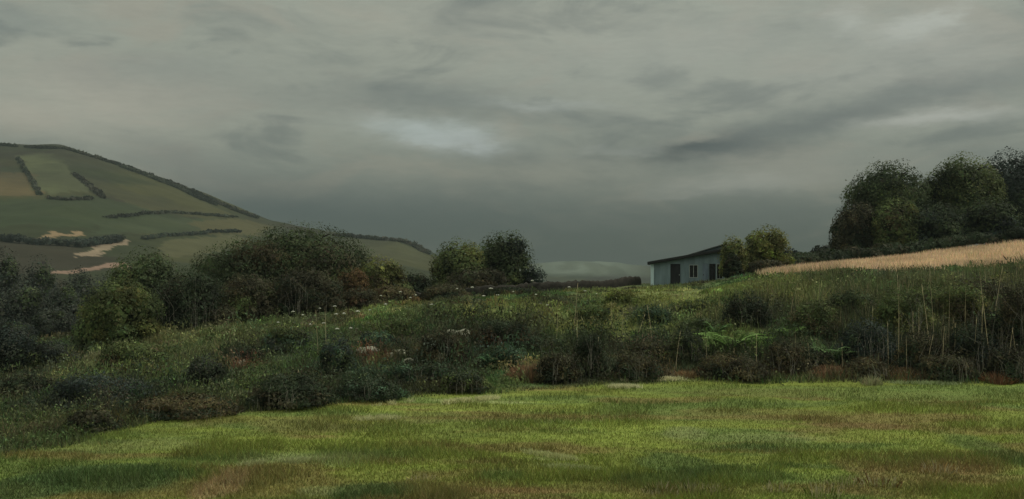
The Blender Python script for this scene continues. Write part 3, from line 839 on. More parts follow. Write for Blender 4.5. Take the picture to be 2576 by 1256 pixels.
# the dark hedge along the top of the dry field, and a bluish one beyond it
hedge('field_hedge', 'black hedge along the top of the dry field under the clump of trees', None, 1.7, 2.2, (DEEP, UMBER, DEEP), 17000, .26,
      world=[(U(p) * q, q) for p, q in ((1950, 86), (2030, 91), (2120, 96), (2250, 99), (2400, 101), (2576, 101), (2760, 101))])
hedge('far_hedge', 'grey blue hedge beyond the black hedge, left of the clump', None, 3.4, 2.6, (BLUE, GREYG), 5000, .40,
      world=[(U(p) * q, q) for p, q in ((1975, 124), (2040, 124), (2110, 124), (2200, 124))])

# ------------------------------------------------------------------ shrubs on the bank: column, width, top row, foot row, palette, look
for nm, lab, px, w, top, ft, pal, dens in SHR:
    plant(nm, lab, 'shrub', px, w, top, base=ft, pal=pal, n=int(np.clip(w * (ft - top) * .42, 2200, 9000)), wild=.95, lobes=15, twigs=(26 if px > 2150 else 16 if min(pal[0]) < .035 and px > 400 else 0), group='shrubs on the bank above the meadow')

# ------------------------------------------------------------------ ferns
def fern(name, label, px, ft, w, hgt, col, nf=11):
    x, y, z = ground_at(px, ft); S = w * K / F * y / 2; Ht = hgt * K / F * y
    SEED[0] += 13; g = np.random.default_rng(SEED[0])
    root = thing(name, label, 'fern', (x, y, z), 'bright green ferns on the bank')
    for i in range(nf):
        an = 2 * math.pi * i / nf + g.uniform(-.25, .25); L = S * g.uniform(.75, 1.1); hh = Ht * g.uniform(.7, 1.1)
        vs, fs, cs = [], [], []
        for k in range(16):
            t = (k + 1) / 16.0
            rr = L * t; zz = hh * (math.sin(min(t * 1.9, math.pi * .86)))
            wd = .34 * S * math.sin(math.pi * min(t * .88 + .12, 1)) + .03
            px_, py_ = math.cos(an) * rr, math.sin(an) * rr
            for sgn in (-1, 1):
                sx, sy = -math.sin(an) * sgn, math.cos(an) * sgn
                b = len(vs); o = L / 24
                vs += [(px_ - math.cos(an) * o, py_ - math.sin(an) * o, zz), (px_ + sx * wd + math.cos(an) * o, py_ + sy * wd + math.sin(an) * o, zz - .18 * wd), (px_ + math.cos(an) * o, py_ + math.sin(an) * o, zz)]
                fs.append((b, b + 1, b + 2)); q = np.array(col) * g.uniform(.8, 1.25); cs += [q] * 3
        for k in range(15):
            b = k * 6; fs.append((b, b + 6, b + 8)); fs.append((b + 2, b, b + 8))
        vs = np.array(vs)
        vs[:, 2] = np.maximum(vs[:, 2], H(vs[:, 0] + x, vs[:, 1] + y) - z + .03)
        mesh_np('frond', vs, np.array(fs), M_LEAF, root, np.array(cs))


FC = (.14, .235, .06)
fern('fern', 'large bright green fern among the brown shrubs right of middle', 1840, 882, 190, 44, FC, 20)
fern('fern', 'small bright fern right of the large one', 1985, 852, 80, 28, FC, 13)
fern('fern', 'pale bright fern left of the blue black shrub', 2095, 910, 130, 38, (.16, .26, .10), 18)
fern('fern', 'pale fern between the stalks near the right edge', 2468, 832, 75, 48, (.19, .30, .14), 12)
fern('fern', 'dim green fern on the slope above the large bright one', 1800, 845, 90, 34, (.10, .19, .06))
fern('fern', 'blue green fern at the foot of the teal shrub in the middle', 1235, 925, 80, 34, (.09, .18, .08))
fern('fern', 'grey green fern left of the wide black shrub', 800, 940, 90, 22, (.09, .16, .08))

# ------------------------------------------------------------------ tufts and stalks
def blade_fan(n, hgt, spread, width, g, droop=.5):
    n = int(n)
    a = g.uniform(0, 2 * math.pi, n); r = spread * np.sqrt(g.random(n)) * .85; h = hgt * g.uniform(.45, 1.1, n) * (1 - .55 * (r / (spread * .85)) ** 2)
    o = g.uniform(-.4, 1, n) * spread
    bx, by = np.cos(a) * r, np.sin(a) * r
    tx, ty = bx + np.cos(a) * o * droop, by + np.sin(a) * o * droop
    q = a + math.pi / 2; wx, wy = np.cos(q) * width / 2, np.sin(q) * width / 2
    mx, my, mz = bx * .6 + tx * .4, by * .6 + ty * .4, h * .62
    P = np.empty((n, 5, 3))
    P[:, 0] = np.stack([bx - wx, by - wy, 0 * h - .03], 1); P[:, 1] = np.stack([bx + wx, by + wy, 0 * h - .03], 1)
    P[:, 2] = np.stack([mx + wx * .8, my + wy * .8, mz], 1); P[:, 4] = np.stack([mx - wx * .8, my - wy * .8, mz], 1)
    P[:, 3] = np.stack([tx, ty, h], 1)
    return P.reshape(-1, 3), np.arange(n * 5).reshape(-1, 5)


def tuft(name, label, px, ft, w, hgt, col, n=260, group=None, droop=.6, width=.02, cat='grass tuft'):
    n = int(n)
    x, y, z = ground_at(px, ft); S = w * K / F * y / 2; Ht = hgt * K / F * y
    SEED[0] += 13; g = np.random.default_rng(SEED[0])
    Vv, Fv = blade_fan(n, Ht, S * 1.25, width, g, droop)
    Vv[:, 2] += H(Vv[:, 0] + x, Vv[:, 1] + y) - z
    c0 = np.array(col) * np.exp(g.normal(0, .3, n))[:, None]
    pl = g.random(n) < (.45 if group == FG else .10); c0[pl] = (.44, .40, .24)
    c = np.repeat(c0, 5, 0)
    o = mesh_np(name, Vv, Fv, M_GRASS, None, c, loc=(x, y, z))
    return tag(o, label, cat, group)


FG = 'grass tufts in the near meadow'
DG = 'tufts of dry orange grass along the meadow edge'
ORG = (.30, .19, .11)
tuft('dry_tuft', 'large tuft of orange brown dry grass left of the brownish black shrub', 1338, 958, 100, 48, ORG, 1400, DG, .35, 0.018)
tuft('dry_tuft', 'small orange dry tuft left of the pair by the pale fern', 1962, 938, 36, 26, ORG, 520, DG, .35, 0.015)
tuft('dry_tuft', 'wide low orange dry tuft below the pale bright fern', 2085, 944, 80, 26, ORG, 1040, DG, .35, 0.018)
tuft('dry_tuft', 'reddish dry tuft at the right end of the meadow edge', 2512, 962, 70, 30, (.27, .14, .08), 840, DG, .35, 0.018)
tuft('dry_tuft', 'small tan dry tuft on the edge below the dark brown shrub', 1730, 948, 50, 18, (.30, .20, .10), 520, DG, .35, 0.015)
tuft('dry_tuft', 'thin orange dry tuft below the teal shrub at the centre', 1105, 965, 40, 24, ORG, 400, DG, .35, 0.015)
tuft('dry_tuft', 'brown dry tuft on the edge left of the pale grass', 2290, 948, 110, 20, (.24, .14, .07), 840, DG, .35, 0.018)
FG = 'grass tufts in the near meadow'
PALE_S = (.42, .38, .20)
tuft('grass_tuft', 'pale grass tuft standing on the far edge of the meadow at right', 2192, 968, 44, 26, (.33, .36, .19), 170, FG, .5, .02)


def grass_strip(label, px, ft, w, slope=0.0, n=500, hgt=.13, col=(.50, .49, .27)):
    """a thin swathe of bleached grass lying along the meadow"""
    SEED[0] += 13; g = np.random.default_rng(SEED[0])
    t = g.uniform(-1, 1, n) * np.sqrt(g.random(n)); P = [ground_at(px + q * w / 2, ft - slope * q * w / 2) for q in (-1, 0, 1)]
    X = np.interp(t, [-1, 0, 1], [p[0] for p in P]); Y = np.interp(t, [-1, 0, 1], [p[1] for p in P]) + g.normal(0, .10, n)
    keep = fbm(X * 1.6, Y * 1.6, SEED[0], 2) > .34; X, Y = X[keep], Y[keep]; n = len(X)
    x, y, z = P[1]; h = hgt * g.uniform(.5, 1.4, n); a = g.uniform(0, 6.28, n); wd = .011
    Z = H(X, Y) - z; X0 = X - x; Y0 = Y - y
    T = np.empty((n, 3, 3)); T[:, 0] = np.stack([X0 - wd, Y0, Z - .01], 1); T[:, 1] = np.stack([X0 + wd, Y0, Z - .01], 1)
    T[:, 2] = np.stack([X0 + np.cos(a) * h * .8, Y0 + np.sin(a) * h * .8, Z + h], 1)
    c = np.repeat(np.array(col) * np.exp(g.normal(0, .2, n))[:, None], 3, 0)
    o = mesh_np('grass_strip', T.reshape(-1, 3), np.arange(n * 3).reshape(-1, 3), M_GRASS, None, c, loc=(x, y, z))
    return tag(o, label, 'grass', 'thin strips of bleached grass on the meadow', 'stuff')


grass_strip('long pale strip of bleached grass on the meadow edge below the brown shrubs', 1650, 957, 180, .02, 2600, .13, (.66, .62, .40))
grass_strip('short pale strip of grass just below the long one on the meadow edge', 1570, 976, 90, 0, 1000, .13, (.62, .60, .38))
grass_strip('pale diagonal strip of grass on the meadow below the black low shrub', 1185, 1010, 150, .10, 1900, .13, (.60, .58, .33))
grass_strip('faint pale strip of grass left of the diagonal one, on the meadow edge', 990, 1016, 110, .10, 450)
grass_strip('thin pale strip of grass in the brownish part of the meadow', 960, 1056, 150, .03, 500)
grass_strip('pale green strip of grass right of the tuft on the meadow edge', 2330, 966, 200, -.02, 900, .12, (.36, .42, .22))
grass_strip('widest pale strip of grass in the middle of the near meadow', 1385, 1150, 150, -.16, 800, .10, (.42, .43, .20))
grass_strip('pale patch of grass below the widest strip in the near meadow', 1440, 1180, 190, -.05, 500, .09, (.32, .35, .16))
grass_strip('pale broken strip of grass across the left of the near meadow', 720, 1165, 260, .06, 1100, .10, (.36, .38, .19))
for px, ft, w, hg, cl, n, lab in [
    (1660, 1238, 60, 44, (0.18, 0.22, 0.06), 117, 'green tuft with pale tips, left of the group in the near meadow'),
    (1740, 1245, 90, 50, (0.16, 0.20, 0.06), 153, 'widest green tuft in the near meadow'),
    (1800, 1240, 60, 46, (0.22, 0.22, 0.07), 99, 'green tuft at the right of the group in the near meadow'),
    (1955, 1236, 50, 40, (0.27, 0.24, 0.08), 72, 'thin yellowish tuft between the two groups in the near meadow'),
    (2072, 1250, 60, 56, (0.20, 0.24, 0.06), 117, 'bright green tuft near the bottom of the meadow at right'),
    (2125, 1225, 60, 44, (0.19, 0.23, 0.06), 108, 'green tuft beside the reddish patch in the near meadow'),
    (2210, 1222, 80, 48, (0.28, 0.19, 0.08), 108, 'brownish tuft on the reddish patch in the near meadow'),
    (1060, 1208, 50, 28, (0.38, 0.34, 0.14), 54, 'small pale tuft by the green patch in the near meadow'),
    (2360, 1190, 60, 44, (0.32, 0.23, 0.09), 58, 'sparse tan tuft near the right side of the meadow'),
]:
    tuft('grass_tuft', lab.replace('dark ', ''), px, ft, w * 1.3, hg * .8, cl, max(n * .25, 80), FG, .30, .009)


def stalk_mesh(g, lean, head=True):
    P = [(0, 0, -.05), (lean * .1, .01, .35), (lean * .35, .02, .7), (lean * .6, .02, 1.0)]
    mb = MB(); mb.tube(P, [.0125, .011, .009, .004], 5)
    if head:
        mb.tube([(lean * .58, .02, .93), (lean * .62, .02, 1.0), (lean * .66, .02, 1.07)], [.008, .018, .003], 5)
    return mb


protos = []
SG = 'tall pale dry stalks among the dark shrubs'
M_STRAW = solid_mat('straw_stalk', (.62, .52, .34), (.40, .32, .19), 9, .8, .2)
STK = [(2190, 905, 120), (2260, 930, 160), (2300, 900, 130), (2312, 925, 150), (2345, 935, 190), (2352, 880, 190), (2385, 930, 180), (2400, 940, 150), (2425, 930, 190),
       (2445, 945, 130), (2470, 940, 180), (2496, 945, 230), (2500, 820, 120), (2530, 955, 120), (2560, 940, 100), (2235, 935, 110), (2280, 945, 90), (2330, 945, 100),
       (2370, 945, 120), (1905, 930, 90), (1850, 935, 70), (1780, 930, 80), (1700, 935, 90), (2000, 930, 90), (2040, 935, 80), (2120, 940, 90), (1400, 860, 90), (1442, 850, 110),
       (1452, 880, 90), (1475, 930, 60), (1500, 935, 70), (1512, 930, 60), (1540, 830, 60), (1565, 845, 70), (1605, 850, 60), (1640, 855, 70), (820, 880, 110), (800, 900, 120),
       (690, 1000, 60), (720, 1005, 60), (748, 990, 50), (2480, 760, 90), (2500, 700, 60), (2350, 720, 60), (2330, 770, 80), (2260, 780, 80), (2060, 780, 70), (1985, 800, 70)]
sm = [stalk_mesh(rng, l, i % 2 == 0).build('dry_stalk', M_STRAW, None) for i, l in enumerate((.10, -.16, .28, .04, -.30))]
for i, (px, ft, hg) in enumerate(STK):
    x, y, z = ground_at(px, ft)
    o = sm[i] if i < 5 else sm[i % 5].copy()
    if i >= 5: COL.objects.link(o)
    hh = hg * K / F * y * rng.uniform(.75, 1.2)
    th = rng.uniform(.55, 1.05); o.location = (x, y, z); o.scale = (th, th, hh); o.rotation_euler = (rng.normal(0, .05), rng.normal(0, .07), rng.uniform(0, 6.28))
    tag(o, 'thin tall pale dry stalk standing up out of the scrub on the bank', 'stalk', SG)

# white umbel flowers along the top of the left bank
def umbel(h):
    s = MB(); s.tube([(0, 0, -.05), (.02, 0, .5 * h), (.0, .02, h)], [.014, .011, .007], 5)
    hd = MB()
    g = np.random.default_rng(5)
    for k in range(13):
        a = k * 2.4; r = .17 * math.sqrt(k / 13)
        s.tube([(0, .02, h), (math.cos(a) * r, .02 + math.sin(a) * r, h + .12 - r * .2)], [.005, .003], 4)
        c = (math.cos(a) * r, .02 + math.sin(a) * r, h + .13 - r * .25)
        b = len(hd.v)
        for q in range(6): hd.v.append((c[0] + .04 * math.cos(q * 1.047), c[1] + .04 * math.sin(q * 1.047), c[2] + .008 * (q % 2)))
        hd.v.append((c[0], c[1], c[2] + .03)); hd.v.append((c[0], c[1], c[2] - .02))
        for q in range(6): hd.f += [(b + q, b + (q + 1) % 6, b + 6), (b + (q + 1) % 6, b + q, b + 7)]
    return s, hd


M_PETAL = solid_mat('white_petals', (.66, .66, .58), (.5, .5, .42), 12, .8, .2)
M_GSTEM = solid_mat('green_stem', (.16, .19, .08), (.09, .12, .05), 8, .8, .2)
FLG = 'white umbel flowers along the top of the bank'
FLW = [(783, 828), (800, 790), (812, 812), (838, 775), (845, 792), (760, 812), (740, 800), (705, 815), (905, 805), (935, 772), (960, 760), (968, 790), (1010, 745), (1045, 738), (1085, 732), (1092, 758),
       (1118, 722), (1030, 762), (1220, 745), (1240, 738), (1285, 742), (1190, 735), (1340, 730), (1350, 752), (1375, 770), (1428, 722), (1465, 732), (1150, 738), (870, 822), (890, 845), (850, 850), (1330, 772), (985, 815), (1500, 742), (1260, 760)]
fp = None
for i, (px, py) in enumerate(FLW):
    # the flower head was measured; its foot stands about a metre lower
    x, y, z = ground_at(px + rng.uniform(-8, 8), py + 28 + rng.uniform(-7, 7))
    if fp is None:
        fp = thing('white_umbel', '', 'flower', (x, y, z), FLG)
        s_, h_ = umbel(.9); so = s_.build('stem', M_GSTEM, fp, True); ho = h_.build('flower_head', M_PETAL, fp)
        r = fp
    else:
        r = fp.copy(); COL.objects.link(r)
        for ch in (so, ho):
            c2 = ch.copy(); COL.objects.link(c2); c2.parent = r
    r.location = (x, y, z); r.rotation_euler = (0, 0, rng.uniform(0, 6.28)); k = rng.uniform(.55, 1.25); q = rng.uniform(.35, .75); r.scale = (q, q, k)
    tag(r, 'white umbel flower on a thin stem in the rough grass of the bank', 'flower', FLG)

# ------------------------------------------------------------------ boulders
def boulder(name, label, px, ft, w, hgt, seed):
    import bmesh
    x, y, z = ground_at(px, ft); W = w * K / F * y; Ht = hgt * K / F * y
    bm = bmesh.new(); bmesh.ops.create_icosphere(bm, subdivisions=4, radius=1)
    for v in bm.verts:
        p = np.array(v.co)
        q = noise3(p[None] * 1.3 + seed, 9)[0] - .5; q2 = noise3(p[None] * 4 + seed, 19)[0] - .5
        k = 1 + 1.1 * q + .5 * q2
        v.co = (p[0] * k * W / 2, p[1] * k * W / 2.6, min(max(p[2], -.25), .62 + .5 * q) * k * Ht * 1.1)
    me = bpy.data.meshes.new(name); bm.to_mesh(me); bm.free(); me.materials.append(M_STONE_PALE)
    o = link(bpy.data.objects.new(name, me)); o.location = (x, y, z + .02); o.rotation_euler = (0, 0, seed)
    return tag(o, label, 'boulder', 'pale boulders on the bank')


boulder('boulder', 'largest pale boulder, above the red earth on the left bank', 925, 895, 74, 26, 1.0)
boulder('boulder', 'pale flat boulder right of the largest one', 1010, 892, 60, 14, 2.3)
boulder('boulder', 'small pale boulder at the foot of the flat one', 1030, 912, 44, 10, 4.1)
boulder('boulder', 'small pale boulder between the largest and the flat one', 978, 899, 30, 10, 5.2)
boulder('boulder', 'small grey boulder on the red earth beside the grey shrub', 600, 920, 34, 14, 3.7)
boulder('boulder', 'low pale boulder at the meadow edge near the middle', 1155, 845, 50, 16, 6.4)

# ------------------------------------------------------------------ low dark wall left of the shed
wp = [(U(p) * q, q) for p, q in ((1040, 84), (1120, 81), (1200, 79), (1300, 79), (1400, 80), (1500, 82), (1612, 86.5))]
P = np.array(wp); seg = np.hypot(*(P[1:] - P[:-1]).T); cum = np.concatenate([[0], np.cumsum(seg)])
S = np.arange(0, cum[-1], .22); wx = np.interp(S, cum, P[:, 0]); wy = np.interp(S, cum, P[:, 1]); wz = H(wx, wy)
sec = [(-.27, -.3), (-.27, .32), (-.20, .62), (0, .72), (.20, .62), (.27, .32), (.27, -.3)]
vs = np.empty((len(S), 7, 3)); g = np.random.default_rng(3)
for k, (a_, b_) in enumerate(sec):
    vs[:, k, 0] = wx + g.normal(0, .03, len(S)); vs[:, k, 1] = wy + a_ + g.normal(0, .04, len(S))
    vs[:, k, 2] = wz + b_ * (1 if b_ < 0 else 1) + (g.normal(0, .055, len(S)) if b_ > 0 else 0)
ii, jj = np.meshgrid(np.arange(len(S) - 1), np.arange(6), indexing='ij'); a = (ii * 7 + jj).ravel()
wall = mesh_np('field_wall', vs.reshape(-1, 3) - np.array([wx[0], wy[0], wz[0]]), np.stack([a, a + 1, a + 8, a + 7], 1), M_STONE_DARK, None, loc=(wx[0], wy[0], wz[0]))
tag(wall, 'low dark stone wall along the crest from the paired trees to the shed', 'wall')

# ------------------------------------------------------------------ shed
M_WALL = solid_mat('grey_blue_boards', (.225, .295, .325), (.13, .175, .20), 2.2, .8, .2, (1, 1, .18), .25)
M_END_HIGHLIGHT = solid_mat('boards_painted_highlight', (.66, .80, .84), (.50, .64, .69), 2.0, .75, .25, (1, 1, .2), .25)  # end boards made paler than the front so the colour carries the highlight
M_ROOF = solid_mat('dark_roof_sheet', (.022, .024, .025), (.012, .013, .014), 2.0, .7, .3)
M_ROOF2 = solid_mat('grey_roof_sheet', (.10, .115, .112), (.055, .064, .062), 1.2, .6, .3)
M_DOOR = solid_mat('dark_door', (.035, .036, .042), (.02, .02, .024), 3, .8, .2, (1, 1, .2))
M_BLUE = solid_mat('blue_door', (.20, .25, .31), (.12, .16, .21), 3, .7, .25, (1, 1, .2))
M_FRAME = solid_mat('window_frame', (.40, .43, .42), (.28, .31, .3), 4, .7, .2)
M_GLASS = solid_mat('dark_glass', (.015, .017, .02), (.008, .009, .011), 1.0, .12, .5)
D0 = 85.5
sx0 = U(1640) * D0; Lf = (U(1818) - U(1640)) * D0; sz = H1(sx0 + 1.5, D0) - .12
shed = thing('shed', 'long pale blue grey shed with a dark sloping roof, on the crest of the bank', 'shed', (sx0, D0, sz))
shed.rotation_euler = (0, 0, math.radians(-9))
DP = 3.4; T = .12
t0 = V(664) * D0 - sz; t1 = V(633) * D0 - sz


def top(x): return t0 + (t1 - t0) * x / Lf


k = Lf / 6.6
OPEN = [(1.70 * k, 2.62 * k, 0.0, 1.9), (3.42 * k, 4.22 * k, .70, 1.82), (4.62 * k, 5.16 * k, 0.0, 1.9), (5.25 * k, 5.82 * k, .20, 1.9), (5.90 * k, 6.48 * k, .6, 1.9)]
fw = MB(); x = 0.0
for x0, x1, z0, z1 in OPEN:
    fw.prism(x, x0, 0, T, -.6, -.6, top(x), top(x0))
    z1 = min(z1, top(x0) - .12)
    fw.prism(x0, x1, 0, T, z1, z1, top(x0), top(x1))
    fw.prism(x0, x1, 0, T, -.6, -.6, z0 if z0 > 0 else .02, z0 if z0 > 0 else .02)
    x = x1
fw.prism(x, Lf, 0, T, -.6, -.6, top(x), top(Lf))
fw.build('front_wall', M_WALL, shed)
bw = MB(); bw.prism(0, Lf, DP - T, DP, -.6, -.6, top(0), top(Lf)); bw.prism(Lf - T, Lf, T + .002, DP - T - .002, -.6, -.6, top(Lf - T), top(Lf))
bw.build('back_wall', M_WALL, shed)
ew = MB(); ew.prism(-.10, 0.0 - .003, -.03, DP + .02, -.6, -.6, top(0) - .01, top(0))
o = ew.build('end_wall', M_END_HIGHLIGHT, shed); o['label'] = 'end wall at the left corner, highlight put into its colour'
bt = MB(); bt.box(-.10, -.055, -.6, .16, -.032, top(0) - .02); o = bt.build('corner_board', M_END_HIGHLIGHT, shed)  # corner strip shares the end wall's painted highlight
rf = MB(); rf.prism(-.38, Lf + .25, -.34, DP + .3, top(-.38) + .012, top(Lf + .25) + .012, top(-.38) + .25, top(Lf + .25) + .25)
rf.build('roof', M_ROOF, shed, bevel=.02)
# higher rear part with a grey roof that climbs to the right
ux0, ux1 = .50 * Lf, Lf + .2
up0, up1 = top(ux0) + .34, V(615) * (D0 + 3.4) - sz
rw = MB(); rw.prism(ux0, ux1, DP + .01, DP + 2.6, -.6, -.6, up0 - .05, up1 - .05); rw.build('rear_wall', M_WALL, shed)
r2 = MB(); r2.prism(ux0 - .25, ux1 + .2, DP - .35, DP + 2.8, up0 - .19, up1 + .01, up0 - .09, up1 + .11)
o = r2.build('rear_roof', M_ROOF2, shed, bevel=.02); o['label'] = 'grey roof of the higher rear part'
# front roof overhang stops short of the rear part: doors and windows
dr = MB(); dr.box(OPEN[0][0] + .01, .05, .0, OPEN[0][1] - .01, .09, min(1.88, top(OPEN[0][0]) - .13)); o = dr.build('door', M_DOOR, shed); o['label'] = 'dark plank door'
hb = MB(); hb.box(OPEN[0][1] - .12, .015, .9, OPEN[0][1] - .07, .049, 1.02); hb.build('handle', M_FRAME, o)
b2 = MB(); b2.box(OPEN[2][0] + .01, .03, .0, OPEN[2][1] - .01, .07, 1.89); o = b2.build('door', M_BLUE, shed); o['label'] = 'blue door'
hb = MB(); hb.box(OPEN[2][0] + .07, .0, .9, OPEN[2][0] + .12, .029, 1.02); hb.build('handle', M_DOOR, o)
for q in (1, 3, 4):
    x0, x1, z0, z1 = OPEN[q]; z1 = min(z1, top(x0) - .12)
    fr = MB(); e = .05
    fr.box(x0 + .002, -.02, z0 + .002, x0 + e, .06, z1 - .002); fr.box(x1 - e, -.02, z0 + .002, x1 - .002, .06, z1 - .002)
    fr.box(x0 + e, -.02, z0 + .002, x1 - e, .06, z0 + e); fr.box(x0 + e, -.02, z1 - e, x1 - e, .06, z1 - .002)
    fr.box((x0 + x1) / 2 - .018, -.01, z0 + e, (x0 + x1) / 2 + .018, .05, z1 - e)
    w_ = fr.build('window', M_DOOR if q == 3 else M_FRAME, shed)
    pn = MB(); pn.box(x0 + .01, .062, z0 + .01, x1 - .01, .075, z1 - .01); pn.build('pane', M_GLASS, w_)

# ------------------------------------------------------------------ light and air
SUN_EL, SUN_AZ = math.radians(46), math.radians(78)   # high, from the right
sd = (math.sin(SUN_AZ) * math.cos(SUN_EL), math.cos(SUN_AZ) * math.cos(SUN_EL), math.sin(SUN_EL))
L = bpy.data.lights.new('sun', 'SUN'); L.energy = 1.5; L.angle = math.radians(14); L.color = (1, .95, .86)
so_ = link(bpy.data.objects.new('sun', L))
from mathutils import Vector
so_.rotation_euler = Vector(sd).to_track_quat('Z', 'Y').to_euler(); so_.location = (60, 20, 80)

w = bpy.data.worlds.new('World'); scene.world = w; w.use_nodes = True
nt = w.node_tree; nt.nodes.clear(); N = nt.nodes.new; Lk = nt.links.new
out = N('ShaderNodeOutputWorld'); bg = N('ShaderNodeBackground'); Lk(bg.outputs[0], out.inputs['Surface'])
tc = N('ShaderNodeTexCoord'); sep = N('ShaderNodeSeparateXYZ'); Lk(tc.outputs['Generated'], sep.inputs[0])


def mth(op, a_, b_=None, clamp=False):
    n = N('ShaderNodeMath'); n.operation = op; n.use_clamp = clamp
    for i, v in enumerate((a_, b_)):
        if v is None: continue
        if isinstance(v, (int, float)): n.inputs[i].default_value = v
        else: Lk(v, n.inputs[i])
    return n.outputs[0]


az = mth('ARCTAN2', sep.outputs[0], sep.outputs[1]); el = mth('ARCSINE', sep.outputs[2])
comb = N('ShaderNodeCombineXYZ'); Lk(az, comb.inputs[0]); Lk(el, comb.inputs[1])


def cloud_noise(sx, sy, scale, detail, rough=.6, dist=0.0, off=0.0, rot=0.0):
    mp = N('ShaderNodeMapping'); mp.inputs['Scale'].default_value = (sx, sy, 1); mp.inputs['Location'].default_value = (off, off * .7, off)
    mp.inputs['Rotation'].default_value = (0, 0, rot)
    Lk(comb.outputs[0], mp.inputs['Vector'])
    n = N('ShaderNodeTexNoise'); n.inputs['Scale'].default_value = scale; n.inputs['Detail'].default_value = detail
    n.inputs['Roughness'].default_value = rough; n.inputs['Distortion'].default_value = dist
    Lk(mp.outputs[0], n.inputs['Vector'])
    return n


n_big = cloud_noise(3.2, 9.5, 1.6, 6, .58, .5, 2.3, -.05)
n_mid = cloud_noise(5, 15, 1.5, 8, .58, .5, 7.1, -.08)
n_fine = cloud_noise(26, 120, 2.2, 6, .7, .2, 11.0)
# clouds drift in ragged edges: shift the look-up direction by noise
wv = cloud_noise(5, 14, 2.0, 7, .66, 0, 5.5)
sub = N('ShaderNodeVectorMath'); sub.operation = 'SUBTRACT'; Lk(wv.outputs['Color'], sub.inputs[0]); sub.inputs[1].default_value = (.5, .5, .5)
mul = N('ShaderNodeVectorMath'); mul.operation = 'MULTIPLY'; Lk(sub.outputs[0], mul.inputs[0]); mul.inputs[1].default_value = (.13, .045, 0)
add = N('ShaderNodeVectorMath'); add.operation = 'ADD'; Lk(comb.outputs[0], add.inputs[0]); Lk(mul.outputs[0], add.inputs[1])


def mixrgb(fac, a_, b_, blend='MIX'):
    n = N('ShaderNodeMix'); n.data_type = 'RGBA'; n.blend_type = blend; n.clamp_factor = True
    if isinstance(fac, (int, float)): n.inputs[0].default_value = fac
    else: Lk(fac, n.inputs[0])
    for i, v in ((6, a_), (7, b_)):
        if isinstance(v, tuple): n.inputs[i].default_value = (*v, 1)
        else: Lk(v, n.inputs[i])
    return n.outputs[2]


def rng_(src, a_, b_, c_, d_, smooth=True):
    n = N('ShaderNodeMapRange'); n.interpolation_type = 'SMOOTHSTEP' if smooth else 'LINEAR'
    Lk(src, n.inputs[0])
    for i, v in enumerate((a_, b_, c_, d_)): n.inputs[1 + i].default_value = v
    return n.outputs[0]


SKY_HI = (.312, .330, .268); SKY_LO = (.075, .097, .094); SKY_WM = (.325, .31, .245)
col = mixrgb(rng_(el, .0, .16, 0, 1), SKY_LO, SKY_HI)
col = mixrgb(rng_(n_big.outputs['Fac'], .42, .66, 0, .55), col, (.150, .168, .150))
col = mixrgb(rng_(n_mid.outputs['Fac'], .48, .66, 0, .7), col, SKY_WM)
col = mixrgb(rng_(n_mid.outputs['Fac'], .48, .32, 0, .6), col, (.13, .15, .138))
# named cloud banks: column, row, half-width, half-height, tilt, colour, weight
BANKS = [
    (200, 265, 330, 100, 0, (.45, .43, .345), .75), (2330, 150, 300, 100, .05, (.40, .405, .345), .6), (2080, 200, 300, 60, .15, (.35, .36, .305), .45), (60, 60, 160, 40, 0, (.17, .20, .185), .5), (620, 250, 360, 60, .04, (.285, .29, .245), .4),
    (1060, 250, 300, 38, .0, (.155, .176, .160), .75), (1075, 336, 150, 28, -.12, (.49, .55, .52), .85), (1180, 362, 80, 16, -.2, (.46, .50, .48), .6),
    (1390, 268, 150, 14, -.02, (.40, .43, .39), .6), (1560, 378, 120, 10, .12, (.40, .42, .37), .5), (1750, 374, 170, 26, .05, (.055, .066, .066), 1.0), (2030, 322, 360, 46, .24, (.125, .142, .132), .85),
    (2350, 230, 260, 34, .12, (.16, .18, .165), .5), (1330, 440, 300, 40, .0, (.32, .315, .25), .75), (1890, 458, 180, 22, .05, (.46, .465, .405), .8), (1740, 490, 110, 8, .02, (.34, .35, .31), .6), (2020, 420, 260, 30, .06, (.31, .31, .26), .5),
    (2370, 295, 190, 24, .08, (.46, .47, .415), .8), (2130, 50, 60, 26, .0, (.46, .48, .42), .7), (2290, 75, 110, 26, .1, (.48, .50, .44), .7), (2400, 45, 50, 26, .3, (.48, .50, .44), .6), (1700, 130, 460, 100, .1, (.36, .375, .32), .6), (1250, 60, 500, 70, 0, (.37, .375, .305), .55),
    (760, 545, 330, 75, -.1, (.055, .080, .088), .9), (1150, 575, 440, 75, .0, (.062, .088, .093), .8), (1750, 580, 320, 60, .0, (.11, .132, .126), .6),
    (430, 400, 170, 40, -.3, (.19, .20, .178), .5), (2050, 450, 320, 50, .0, (.33, .33, .27), .5), (1450, 680, 150, 16, .0, (.23, .275, .24), .7), (400, 180, 300, 40, .1, (.20, .22, .20), .4),
]
